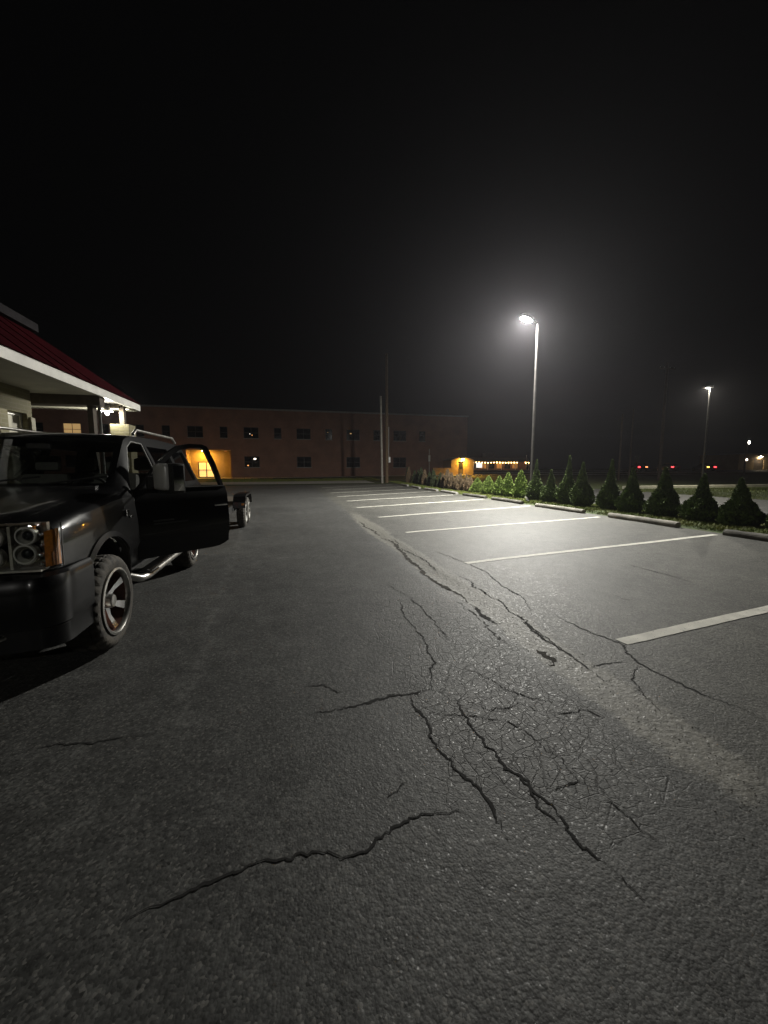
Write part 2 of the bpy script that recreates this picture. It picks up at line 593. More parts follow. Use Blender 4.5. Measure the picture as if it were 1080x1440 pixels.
# ------------------------------------------------------------------ ground
def grid_obj(name, xs, ys, zf, material):
    X, Y = np.meshgrid(np.asarray(xs, float), np.asarray(ys, float))
    Z = zf(X, Y)
    nx, ny = len(xs), len(ys)
    v = np.stack([X.ravel(), Y.ravel(), Z.ravel()], 1)
    i = np.arange(nx * ny).reshape(ny, nx)
    f = np.stack([i[:-1, :-1].ravel(), i[:-1, 1:].ravel(), i[1:, 1:].ravel(), i[1:, :-1].ravel()], 1)
    me = np_mesh(name, v, f, material)
    me.polygons.foreach_set('use_smooth', [True] * len(me.polygons))
    return link(name, me), X.ravel(), Y.ravel()

def seq(*spec):
    out = []
    for a, b, s in spec:
        out += list(np.arange(a, b - 1e-6, s))
    return out + [spec[-1][1]]

def ground_z(x, y):
    z = terrain(x, y) + .03 * wob(x, y, .5) - .012
    lotm = ((x < 10.12) & (y < 36.05)) | ((x > 12.88) & (x < 23.05) & (y < 40))
    z = np.where(lotm, terrain(x, y) - .06, z)
    z = np.where((x > 10.1) & (x < 12.9) & (y < 40), terrain(x, y) + .035 + .015 * wob(x, y, 2.1), z)
    return z
gr, _, _ = grid_obj('ground', seq((-400, -40, 40), (-40, 10, 1.0), (10, 13, .2), (13, 30, .5), (30, 120, 3), (120, 500, 40)),
                    seq((-60, 0, 6), (0, 40, .5), (40, 110, 2), (110, 600, 50)), ground_z, M_SOIL)
tag(gr, kind='structure')

lot, LX, LY = grid_obj('parking_lot', seq((-30, -3, .5), (-3, 5, .05), (5, 10.15, .15)),
                       seq((-12, 0, .5), (0, 6, .05), (6, 14, .1), (14, 36.2, .3)), lot_z, M_ASPH)
tag(lot, kind='structure')
wob_seam = 2.06 + .05 * wob(LY, LY * 0, 1.3, 2.0)
ds = LX - wob_seam
wid = np.where(LY < 3.2, .19, np.where(LY < 9, .19, .26))
pos = ds - np.where(LY < 3.4, .09, .10)
seam = np.exp(-(pos / wid) ** 2) * np.where(LY < 1.6, sstep((LY - .9) / .7) * .8, 1.0) * (1 - .85 * sstep((LY - 8) / 8))
lotm = sstep((ds + .12) / .35)
al = np.exp(-((LX - 1.3 - .12 * wob(LX, LY, 1.4, 4.0)) / .72) ** 4) * sstep((LY - .7) / 1.1) * (1 - sstep((LY - 3.2) / 3.6)) * (1 - .4 * sstep((LX - 1.9) / .3))
al2 = .5 * np.exp(-((LX - 2.75) / .55) ** 4) * sstep((LY - 1.2) / .8) * (1 - sstep((LY - 5.0) / 2.5))
al = np.maximum(al, al2)
# drag mark
p0, p1 = np.array(gpt(340, 745)), np.array(gpt(245, 1040))
dd = p1 - p0
tt = np.clip(((LX - p0[0]) * dd[0] + (LY - p0[1]) * dd[1]) / (dd @ dd), 0, 1)
dist = np.hypot(LX - p0[0] - tt * dd[0], LY - p0[1] - tt * dd[1])
scr = np.exp(-(dist / .07) ** 2)
wear = np.stack([seam, al, lotm, scr], 1).astype(np.float32)
ca = lot.data.color_attributes.new('wear', 'FLOAT_COLOR', 'POINT')
ca.data.foreach_set('color', wear.ravel())

# painted stall lines: sheets a few millimetres above the paving
def paint_mat():
    m = mat('stall_paint', (0.74, 0.72, 0.64), 0.7, var=.2, scale=6, bump=.6, bscale=90, bdist=.004)
    nt = m.node_tree
    b = nt.nodes['Principled BSDF']
    tc = nt.nodes['Texture Coordinate']
    no = N(nt, 'ShaderNodeTexNoise')
    no.inputs['Scale'].default_value = 32
    no.inputs['Detail'].default_value = 6
    no.inputs['Roughness'].default_value = .7
    nt.links.new(tc.outputs['Object'], no.inputs['Vector'])
    mr = N(nt, 'ShaderNodeMapRange')
    mr.inputs['From Min'].default_value = .60
    mr.inputs['From Max'].default_value = .68
    nt.links.new(no.outputs['Fac'], mr.inputs['Value'])
    mx = N(nt, 'ShaderNodeMix', data_type='RGBA')
    src = b.inputs['Base Color'].links[0].from_socket
    nt.links.new(mr.outputs['Result'], mx.inputs['Factor'])
    nt.links.new(src, mx.inputs['A'])
    mx.inputs['B'].default_value = (.12, .117, .105, 1)
    nt.links.new(mx.outputs['Result'], b.inputs['Base Color'])
    return m
M_LINE = paint_mat()

LINES = [((2.88, 2.80), (9.80, 3.75)), ((2.82, 5.88), (9.78, 7.08)), ((2.77, 9.11), (9.74, 10.63)), ((2.79, 12.23), (9.81, 14.50)),
         ((2.65, 15.47), (9.70, 18.30)), ((2.74, 18.76), (9.53, 21.72)), ((2.64, 21.87), (9.48, 25.40)), ((2.63, 25.31), (9.45, 28.6)),
         ((2.64, 28.56), (9.4, 31.9)), ((2.62, 31.8), (9.4, 35.2))]
for (a, b_) in LINES:
    n = 60
    t = np.linspace(0, 1, n)
    d = np.array(b_) - np.array(a)
    nn = np.array([-d[1], d[0]]) / np.hypot(*d)
    w = .062 + .0018 * rng.standard_normal((n, 2))
    c = np.array(a) + t[:, None] * d + .008 * np.sin(t * 9 + a[1])[:, None] * nn
    l_, r_ = c + nn * w[:, :1], c - nn * w[:, 1:]
    v = np.concatenate([np.c_[l_, lot_z(l_[:, 0], l_[:, 1]) + .005], np.c_[r_, lot_z(r_[:, 0], r_[:, 1]) + .005]])
    i = np.arange(n - 1)
    f = np.stack([i + n, i + n + 1, i + 1, i], 1)
    link('parking_line', np_mesh('parking_line', v, f, M_LINE), lot)

# cracks: thin ragged ribbons of dark void following surveyed paths
def crack(path, w0=.010, mats=M_CRACK, surveyed=True, rag=.55, taper=True, name='crack', jit=.018):
    pts = [np.array(gpt(*p)) if surveyed else np.array(p, float) for p in path]
    out = []
    for a, b_ in zip(pts[:-1], pts[1:]):
        L_ = np.hypot(*(b_ - a))
        k = max(2, int(L_ / .018))
        for i in range(k):
            out.append(a + (b_ - a) * i / k)
    out.append(pts[-1])
    c = np.array(out)
    n = len(c)
    j = np.cumsum(rng.normal(0, 1, (n, 2)), 0)
    j -= np.linspace(0, 1, n)[:, None] * j[-1]
    c = c + j * jit * .3 + rng.normal(0, jit * .26, (n, 2))
    tn = np.gradient(c, axis=0)
    tn /= np.maximum(np.hypot(tn[:, 0], tn[:, 1]), 1e-6)[:, None]
    nn = np.stack([-tn[:, 1], tn[:, 0]], 1)
    t = np.linspace(0, 1, n)
    w = w0 * (np.clip(np.minimum(t, 1 - t) * 6, .25, 1) if taper else 1.0) * np.clip(1 + rag * rng.standard_normal(n), .3, 1.9)
    kn = rng.uniform(.35, 1.25, max(3, n // 7))
    w = w * np.interp(t, np.linspace(0, 1, len(kn)), kn)
    w = np.convolve(np.pad(w, 1, 'edge'), [.25, .5, .25], 'valid')
    l_, r_ = c + nn * w[:, None] * .5, c - nn * w[:, None] * .5
    v = np.concatenate([np.c_[l_, lot_z(l_[:, 0], l_[:, 1]) + .0028], np.c_[r_, lot_z(r_[:, 0], r_[:, 1]) + .0028]])
    i = np.arange(n - 1)
    f = np.stack([i + n, i + n + 1, i + 1, i], 1)
    link(name, np_mesh(name, v, f, mats), lot)

CR = [([(433, 1005), (470, 998), (500, 988), (520, 984), (547, 979), (575, 975), (608, 967)], .016),
      ([(608, 967), (607, 955), (610, 935), (598, 922), (590, 900), (574, 880), (566, 859), (560, 842)], .014),
      ([(575, 975), (585, 992), (598, 1012), (612, 1040), (632, 1062), (645, 1083), (665, 1100), (680, 1118), (690, 1140), (705, 1160), (715, 1182)], .013),
      ([(608, 967), (640, 980), (655, 1005), (665, 1020), (685, 1045), (705, 1065), (720, 1082), (755, 1110), (790, 1150), (815, 1180), (850, 1210), (905, 1265)], .014),
      ([(180, 1290), (245, 1262), (295, 1238), (330, 1222), (380, 1208), (420, 1205), (455, 1195), (485, 1200), (510, 1190), (535, 1172), (560, 1162), (600, 1150), (645, 1138)], .015),
      ([(40, 1055), (65, 1048), (130, 1043), (175, 1036), (222, 1029)], .010),
      ([(654, 789), (675, 801), (695, 811), (707, 825), (734, 841), (747, 859)], .020),
      ([(734, 872), (752, 888), (778, 903), (802, 919), (820, 932)], .018),
      ([(612, 775), (635, 783), (654, 791)], .016),
      ([(784, 867), (841, 893), (876, 907), (904, 934), (946, 957), (992, 980), (1034, 995), (1085, 1018)], .015),
      ([(830, 937), (862, 932), (881, 930)], .010),
      ([(735, 874), (770, 897), (805, 923), (830, 941), (855, 962)], .012),
      ([(904, 934), (893, 955), (905, 975), (930, 1000)], .010),
      ([(700, 1008), (728, 1024), (763, 1040), (795, 1064), (816, 1092), (834, 1110)], .012),
      ([(777, 1112), (784, 1103), (816, 1099)], .010),
      ([(700, 1068), (721, 1085), (746, 1103), (756, 1135), (784, 1156)], .012),
      ([(855, 1127), (887, 1152), (930, 1185)], .009),
      ([(781, 1001), (823, 997), (850, 1010)], .009),
      ([(574, 838), (597, 854), (615, 870), (625, 888), (636, 903)], .013),
      ([(545, 820), (574, 838)], .012),
      ([(600, 1003), (640, 1002), (665, 1005), (720, 1017)], .008),
      ([(545, 1122), (560, 1110), (572, 1100)], .007),
      ([(425, 965), (458, 963), (480, 973), (500, 970)], .007),
      ([(830, 830), (865, 838), (895, 848)], .012),
      ([(880, 793), (930, 806), (985, 822)], .018),
      ([(645, 980), (690, 1000), (735, 990), (775, 1010)], .008),
      ([(650, 940), (690, 955), (720, 975), (760, 985), (800, 990)], .008)]
for pth, w in CR:
    crack(pth, w)
# the open pits along the seam
crack([(2.02, 4.1), (2.0, 4.9), (2.03, 5.6), (2.02, 6.6), (2.06, 7.6), (2.04, 8.6)], .075, M_PIT, False, .55, name='seam_pit', jit=.03)
crack([(2.05, 8.9), (2.0, 10.2), (2.04, 11.5)], .05, M_PIT, False, .5, name='seam_pit', jit=.03)
crack([(2.04, 3.45), (2.0, 3.75), (2.03, 4.0)], .045, M_CRACK, False, .6, name='seam_pit', jit=.03)
crack([(2.02, 2.58), (2.08, 2.7), (2.05, 2.86)], .045, M_PIT, False, .6, name='pothole', jit=.03)
crack([(2.2, 5.2), (2.28, 6.2), (2.2, 7.4), (2.27, 8.4)], .02, M_CRACK, False, .5, jit=.03)
crack([(2.25, 2.9), (2.35, 3.6), (2.3, 4.4), (2.38, 5.2)], .02, M_CRACK, False, .5, jit=.03)
crack([(1.85, 2.9), (1.9, 3.5), (1.86, 4.3)], .014, M_CRACK, False, .5, jit=.03)

# loose crumbs of stone along the seam
def stones(n):
    t = np.array([(1, 0, -.4), (-.5, .87, -.4), (-.5, -.87, -.4), (0, 0, .7)])
    y = 1.0 + 14 * rng.random(n) ** 1.4
    x = 2.1 + .05 * wob(y, y * 0, 1.3, 2.0) + rng.normal(0, .13, n)
    s = rng.uniform(.002, .0055, n) * (1 + .05 * y)
    a = rng.uniform(0, 6.28, n)
    sc = rng.uniform(.6, 1.4, (n, 1, 3))
    v = t[None] * sc * s[:, None, None]
    ca_, sa_ = np.cos(a)[:, None], np.sin(a)[:, None]
    vx = v[..., 0] * ca_ - v[..., 1] * sa_ + x[:, None]
    vy = v[..., 0] * sa_ + v[..., 1] * ca_ + y[:, None]
    vz = v[..., 2] + (lot_z(x, y) + s * .35)[:, None]
    V = np.stack([vx, vy, vz], 2).reshape(-1, 3)
    f0 = np.array([(0, 1, 2), (0, 3, 1), (1, 3, 2), (2, 3, 0)])
    F_ = (f0[None] + (np.arange(n) * 4)[:, None, None]).reshape(-1, 3)
    return np_mesh('gravel', V, F_, M_STONE)
gv = link('gravel', stones(1500))
tag(gv, 'pale crumbs of loose stone along the broken paving seam', 'gravel', kind='stuff')

# grass blades on the verge
def blades(name, n, x0, x1, y0, y1, h=(.04, .10), near=1.5, keep=None, zf=ground_z):
    y = y0 + (y1 - y0) * rng.random(n) ** near
    x = rng.uniform(x0, x1, n)
    m = wob(x, y, 1.7, 3.0) + rng.normal(0, .5, n) > -.55
    if keep is not None:
        m &= keep(x, y)
    x, y = x[m], y[m]
    n = len(x)
    hh = rng.uniform(*h, n)
    a = rng.uniform(0, 6.28, n)
    w = .006 + .0004 * y
    lean = rng.normal(0, .45, (n, 2)) * hh[:, None]
    z = zf(x, y) - .01
    dx, dy = np.cos(a) * w, np.sin(a) * w
    v = np.stack([np.c_[x - dx, y - dy, z], np.c_[x + dx, y + dy, z], np.c_[x + lean[:, 0], y + lean[:, 1], z + hh]], 1).reshape(-1, 3)
    return link(name, np_mesh(name, v, np.arange(3 * n).reshape(n, 3), M_GRASS))
tag(blades('verge_grass', 110000, 10.16, 12.85, 4, 40), 'short patchy grass on the verge under the shrub row', 'grass', kind='stuff')
tag(blades('lawn_grass', 26000, 23.1, 40, 9, 24.9, (.05, .12), 1.0), 'dark lawn between the side drive and the pale kerb', 'grass', kind='stuff')
tag(blades('bank_grass', 9000, -8, 10, 42.3, 48.5, (.06, .16), 1.2), 'rough grass bank behind the far end of the lot', 'grass', kind='stuff')

# side drive, kerb, far street
dr, _, _ = grid_obj('driveway', seq((12.9, 23.0, .6)), seq((-10, 39, 1.0)), lambda x, y: terrain(x, y) + .01 * wob(x, y, .4), M_DRIVE)
tag(dr, kind='structure')
rd, _, _ = grid_obj('road', seq((-40, 220, 5)), seq((57.5, 67.0, 1.0)), lambda x, y: terrain(x, y) + .06, M_ROAD)
tag(rd, kind='structure')

def kerb(name, x0, x1, y, w=.3, h=.15, step=3.0, m=M_KERB):
    e = MB()
    xs = list(np.arange(x0, x1, step)) + [x1]
    n = len(xs)
    vs = []
    for x in xs:
        z = float(terrain(x, y))
        vs += [(x, y, z - .2), (x, y + .02, z + h), (x, y + w, z + h), (x, y + w, z - .2)]
    fs = [(0, 1, 2, 3)]
    for i in range(n - 1):
        for k in range(3):
            fs.append((i * 4 + k, i * 4 + 4 + k, i * 4 + 5 + k, i * 4 + 1 + k))
    fs.append(tuple(4 * (n - 1) + k for k in (3, 2, 1, 0)))
    e.add(vs, fs)
    return tag(e.obj(name, m), kind='structure')
kerb('kerb', 25.4, 70, 25.0, .60, .20)
kerb('far_kerb', 30, 200, 67.1, 1.6, .16, m=M_CONC)
kerb('near_road_kerb', 20, 200, 57.0, .4, .14, m=M_CONC)
fpth, _, _ = grid_obj('footpath', seq((-30, 8.2, 1.9)), seq((37.2, 42.0, .8)), lambda x, y: terrain(x, y) + .05, M_CONC)
tag(fpth, kind='structure')
sw, _, _ = grid_obj('sidewalk', seq((-45, 62, 2)), seq((49.2, 51.4, 1.1)), lambda x, y: terrain(x, y) + .09, M_CONC)
tag(sw, kind='structure')

# ------------------------------------------------------------------ wheel stops
def wheel_stop(x, y0, y1, label, m, skew=0.0):
    Ld = y1 - y0
    prof = [(-.095, 0), (-.105, .05), (-.085, .115), (-.04, .142), (.04, .142), (.085, .115), (.105, .05), (.095, 0)]
    n = 13
    vs, fs = [], []
    k = len(prof)
    for i in range(n):
        t = i / (n - 1)
        sc = .86 if i in (0, n - 1) else 1.0
        for (a, z) in prof:
            j = random.gauss(0, .004)
            vs.append((a * sc + j, -Ld / 2 + Ld * t, z * (sc * .5 + .5) + random.gauss(0, .003) * (z > 0)))
    for i in range(n - 1):
        for q in range(k - 1):
            fs.append((i * k + q, i * k + q + 1, (i + 1) * k + q + 1, (i + 1) * k + q))
        fs.append((i * k + k - 1, i * k, (i + 1) * k, (i + 1) * k + k - 1))
    fs += [tuple(range(k)), tuple((n - 1) * k + q for q in range(k))[::-1]]
    yc = (y0 + y1) / 2
    o = MB().add(vs, fs).obj('wheel_stop', m, smooth=50, loc=(x, yc, float(lot_z(x, yc)) + .004))
    o.rotation_euler = (0, 0, skew)
    tag(o, label, 'wheel stop', 'wheel stops along the verge')
    for s in (-1, 1):
        pin = MB().lathe([(0, .0), (.014, .0), (.014, -.05)], 8, 'z', (0, s * Ld * .3, .146)).obj('anchor_pin', M_RUST, o)
ST = [(4.9, 7.0, 'dark stained wheel stop at the end of the row farthest from the utility poles', M_STOPD),
      (8.2, 10.5, 'long worn wheel stop facing the seventh and eighth shrubs from the lamp post', M_STOP),
      (11.6, 14.2, 'grey wheel stop facing the fourth and fifth shrubs from the lamp post', M_STOP),
      (15.3, 17.9, 'dark faced wheel stop directly in front of the lamp post', M_STOPD),
      (18.7, 21.2, 'wheel stop before the small bright green cone shrubs', M_STOPD),
      (22.2, 24.7, 'pale wheel stop before the first dead brown shrubs', M_CONC),
      (25.5, 27.9, 'pale wheel stop before the tallest dead brown shrub', M_CONC),
      (28.7, 31.0, 'pale wheel stop before the slim dull green shrubs', M_CONC),
      (32.0, 34.3, 'last pale wheel stop of the row, nearest the utility poles', M_CONC)]
for i, (a, b_, lab, m) in enumerate(ST):
    wheel_stop(9.98 - .012 * i + random.gauss(0, .04), a, b_, lab, m, R(random.gauss(0, 1.2)))

# ------------------------------------------------------------------ shrubs
def shrub_mesh(h, w, kind, seed, n):
    r_ = np.random.default_rng(seed)
    # outline: heavy bushy base, slim pointed top
    neck = r_.uniform(.45, .62)
    slim = r_.uniform(.30, .44)

    def prof(t):
        if kind == 'cone':
            return np.clip((1 - t) ** .75 * (.35 + .65 * sstep(t / .18)), .02, 1)
        if kind == 'slim':
            return np.clip((1 - t) ** .6 * (.6 + .4 * sstep(t / .2)), .05, 1)
        cp_t = [0, .09, .23, .38, .53, .76, 1.0]
        cp_r = [.60, .88, 1.0, .44 + .5 * neck, slim + .06, slim * .60, .03]
        return np.interp(t, cp_t, cp_r)
    m = n * 3
    t = r_.random(m)
    keep = r_.random(m) < np.clip(prof(t) + .12, 0, 1)
    t = t[keep][:n]
    n = len(t)
    a = r_.uniform(0, 6.283, n)
    lump = 1 + .10 * np.sin(a * 3 + t * 7 + seed) + .08 * np.sin(a * 5 - t * 13 + seed * 2) + .05 * np.sin(a * 2 + t * 23)
    gap = (np.sin(a * 4 + t * 11 + seed) * np.sin(a * 3 - t * 17) > .72)
    fr = np.where(r_.random(n) < .72, r_.uniform(.86, 1.06, n), r_.uniform(.45, .9, n))
    fr = np.where(gap, fr * .8, fr)
    rad = prof(t) * w / 2 * lump * fr
    p = np.stack([rad * np.cos(a), rad * np.sin(a), .03 + t * h], 1)
    out = np.stack([np.cos(a) * (.75 - .4 * t), np.sin(a) * (.75 - .4 * t), .55 + .7 * t], 1) + r_.normal(0, .35, (n, 3))
    out /= np.linalg.norm(out, axis=1)[:, None]
    side = np.cross(out, r_.normal(0, 1, (n, 3)))
    side /= np.linalg.norm(side, axis=1)[:, None]
    ln = r_.uniform(.035, .075, n)[:, None] * (1.0 if kind != 'slim' else 1.15)
    wd = ln * r_.uniform(.28, .5, n)[:, None]
    v = np.stack([p - out * ln * .4, p + side * wd, p + out * ln, p - side * wd], 1).reshape(-1, 3)
    f = np.arange(4 * n).reshape(n, 4)
    # dense inner mass that closes the crown
    seg, rg = 14, 12
    tt = np.linspace(0, .97, rg)
    aa = np.linspace(0, 6.283, seg, endpoint=False)
    T, A = np.meshgrid(tt, aa, indexing='ij')
    rr = prof(T) * w / 2 * .66 * (1 + .16 * np.sin(A * 3 + T * 7 + seed))
    cv = np.stack([rr * np.cos(A), rr * np.sin(A), .04 + T * h * .97], 2).reshape(-1, 3)
    o = len(v)
    ii = np.arange(rg * seg).reshape(rg, seg)
    cf = np.stack([ii[:-1], np.roll(ii, -1, 1)[:-1], np.roll(ii, -1, 1)[1:], ii[1:]], 2).reshape(-1, 4) + o
    return np.concatenate([v, cv]), np.concatenate([f, cf])

def shrub(x, y, h, w, kind, label, m, n, group):
    z = float(ground_z(np.array(x), np.array(y)))
    root = empty('arborvitae', (x, y, z - .01))
    tag(root, label, 'shrub', group)
    v, f = shrub_mesh(h, w, kind, int(y * 37) % 9973, n)
    cr = link('crown', np_mesh('crown', v, f, m), root)
    cr['kind'] = 'stuff'
    MB().tube([(0, 0, -.05), (.01, .01, h * .3), (0, 0, h * .7)], [.035, .028, .01], 7).obj('trunk', M_BARK, root, smooth=60)
    root.rotation_euler = (R(random.gauss(0, 1.5)), R(random.gauss(0, 1.5)), 0)

ORD = ['first', 'second', 'third', 'fourth', 'fifth', 'sixth', 'seventh', 'eighth', 'ninth', 'tenth', 'eleventh', 'twelfth', 'thirteenth']
# (distance along the row, height, width); big shrubs on the near side of the lamp post
BIG = [(16.6, 1.90, .80), (15.4, 1.42, .86), (14.4, 2.02, .78), (13.5, 1.74, .86), (12.2, 1.80, .76), (11.2, 1.50, .84),
       (10.0, 1.52, .92), (8.85, 1.32, .90), (7.78, 1.22, .90), (6.75, .95, .85)]
for i, (y, h, w) in enumerate(BIG):
    shrub(11.5 + random.gauss(0, .06), y, h, w, 'bulb', f'large bushy arborvitae with slim top, {ORD[i]} from the lamp post', M_LEAF, 7500, 'big shrubs between lamp post and lot entrance')
GRN = [(18.0, 1.42, .95, M_LEAFB), (18.9, 1.28, .92, M_LEAFB), (19.9, 1.08, .80, M_LEAFB), (21.1, 1.05, 1.05, M_LEAFB), (22.55, .92, 1.0, M_LEAFB)]
for i, (y, h, w, m) in enumerate(GRN):
    shrub(11.45 + random.gauss(0, .05), y, h, w, 'cone', f'small bright green cone shaped shrub, {ORD[i]} beyond the lamp post', m, 4500, 'cone shrubs between lamp post and brown shrubs')
BRN = [(23.45, .95, .55), (24.2, 1.10, .5), (24.9, 1.15, .6), (25.7, 1.05, .55), (26.5, 1.2, .6), (27.2, 1.45, .65)]
for i, (y, h, w) in enumerate(BRN):
    shrub(11.45 + random.gauss(0, .07), y, h, w, 'slim', f'dried brown dead arborvitae, {ORD[i]} after the green cone shrubs', M_BROWN, 2600, 'dead brown shrubs')
SLM = [(28.2, 1.1, .5), (29.0, 1.15, .55), (30.0, 1.35, .6), (31.1, 1.2, .5), (32.2, 1.35, .55), (33.3, 1.5, .6), (34.4, 1.3, .5),
       (35.4, 1.2, .5), (36.6, 1.55, .55), (38.0, 1.45, .5)]
for i, (y, h, w) in enumerate(SLM):
    shrub(11.5 + random.gauss(0, .08), y, h, w, 'slim', f'slim dull green arborvitae, {ORD[i]} after the brown ones', M_LEAF2 if i % 4 else M_BROWN, 2400, 'slim shrubs towards the utility poles')

# debris at the lamp post
db = MB()
db.tube([(10.5, 15.6, .09), (10.75, 16.2, .11), (11.1, 16.6, .09), (11.35, 17.0, .10)], .035, 8)
tag(db.obj('drain_hose', M_TRIM, smooth=60), 'short black hose lying in the grass before the lamp post', 'hose')

# ------------------------------------------------------------------ light pole
def light_pole(x, y, h, label, head_dir, lens, arm=.42, r0=.075, r1=.05, bowl=(.17, .26, .14), tilt=0.0):
    z = float(ground_z(np.array(float(x)), np.array(float(y))))
    root = empty('light_pole', (x, y, z))
    tag(root, label, 'street lamp')
    MB().lathe([(0, -.1), (.26, -.1), (.26, .12), (.245, .15), (0, .15)], 20, 'z').obj('footing', M_CONC, root, smooth=40)
    MB().bbox((-.15, -.15, .15), (.15, .15, .18), .006).obj('base_plate', M_POLE, root)
    for sx in (-1, 1):
        for sy in (-1, 1):
            MB().lathe([(0, .05), (.016, .05), (.016, 0), (.011, 0)], 6, 'z', (sx * .115, sy * .115, .18)).obj('anchor_bolt', M_GALV, root)
    sh = MB().tube([(0, 0, .16), (0, 0, h * .5), (0, 0, h)], [r0, (r0 + r1) / 2, r1], 16).obj('shaft', M_POLE, root, smooth=60)
    MB().bbox((-r0 - .012, -.045, .55), (-r0 + .03, .045, .75), .006).obj('handhole_cover', M_POLE, sh)
    ax, ay = head_dir
    MB().tube([(0, 0, h - .06), (ax * arm * .5, ay * arm * .5, h + .02), (ax * arm, ay * arm, h + .04)], .028, 10).obj('arm', M_POLE, root, smooth=60)
    hd = empty('lamp_head', (ax * (arm + .22), ay * (arm + .22), h + .03), root, math.atan2(ay, ax))
    hd.rotation_euler = (0, tilt, math.atan2(ay, ax))
    MB().prism([(-.30, -.13), (-.22, -.20), (.24, -.20), (.33, -.13), (.33, .13), (.24, .20), (-.22, .20), (-.30, .13)], 0.0, .13, 'z').obj('housing', M_POLE, hd)
    a, b_, d = bowl
    vs, fs = [], []
    seg, rg = 20, 6
    for i in range(rg):
        ph = (i / rg) * math.pi / 2
        for k in range(seg):
            q = 2 * math.pi * k / seg
            vs.append((b_ * math.cos(ph) * math.cos(q), a * math.cos(ph) * math.sin(q), -.004 - d * math.sin(ph)))
    vs.append((0, 0, -.004 - d))
    for i in range(rg - 1):
        for k in range(seg):
            fs.append((i * seg + k, (i + 1) * seg + k, (i + 1) * seg + (k + 1) % seg, i * seg + (k + 1) % seg))
    o = (rg - 1) * seg
    fs += [(o + k, len(vs) - 1, o + (k + 1) % seg) for k in range(seg)]
    MB().add(vs, fs).obj('lens', lens, hd, smooth=60)
    return root
light_pole(11.75, 17.35, 8.45, 'tall slim lamp post with one glaring white lamp on the shrub verge', (-1.0, -.06), M_LAMP, bowl=(.19, .27, .015), tilt=R(-16))
light_pole(-2.6, -15.5, 8.45, 'dimmer lamp post before the restaurant, same make as the glaring one', (1.0, 0.0), M_LAMP2, bowl=(.17, .26, .10))

# ------------------------------------------------------------------ utility poles by the lot end
def utility_pole(x, y, h, r0, r1, label, m, lean=(0, 0), box=False, arm=False):
    z = float(ground_z(np.array(float(x)), np.array(float(y))))
    root = empty('utility_pole', (x, y, z - .02))
    tag(root, label, 'pole', 'tall poles')
    n = 9
    MB().tube([(lean[0] * i / (n - 1), lean[1] * i / (n - 1), h * i / (n - 1)) for i in range(n)],
              [r0 + (r1 - r0) * i / (n - 1) for i in range(n)], 14).obj('shaft', m, root, smooth=60)
    if box:
        MB().bbox((r0 - .02, -.13, 2.0), (r0 + .18, .13, 2.55), .012).obj('meter_box', M_GALV, root)
        MB().tube([(r0 + .03, 0, 2.5), (r0 + .03, 0, 5.5)], .025, 8).obj('conduit', M_GALV, root, smooth=60)
    if arm:
        MB().box((-1.1, -.06, h - .7), (1.1, .06, h - .58)).obj('crossarm', m, root)
        for k in (-1, -.4, .4, 1):
            MB().lathe([(0, .0), (.05, 0), (.06, .05), (.03, .12), (0, .14)], 10, 'z', (k, 0, h - .58)).obj('insulator', M_GREYTRIM, root, smooth=50)
    return root
utility_pole(9.62, 38.3, 12.4, .165, .12, 'tall brown wooden utility pole with a small meter box', M_WOOD, (-.02, 0), box=True)
utility_pole(8.98, 37.6, 8.3, .115, .085, 'shorter pale pole beside the tall brown wooden one', M_WPOLE, (-.14, 0))
utility_pole(42.9, 38, 13.5, .19, .14, 'tall dark utility pole standing beyond the pale kerb', M_WOODD, arm=True)
utility_pole(37.6, 38.5, 7.6, .11, .08, 'thin dark pole, shorter of a pair beyond the driveway', M_WOODD)
utility_pole(40.1, 39.5, 8.4, .10, .08, 'thin dark pole, taller of a pair beyond the driveway', M_WOODD)

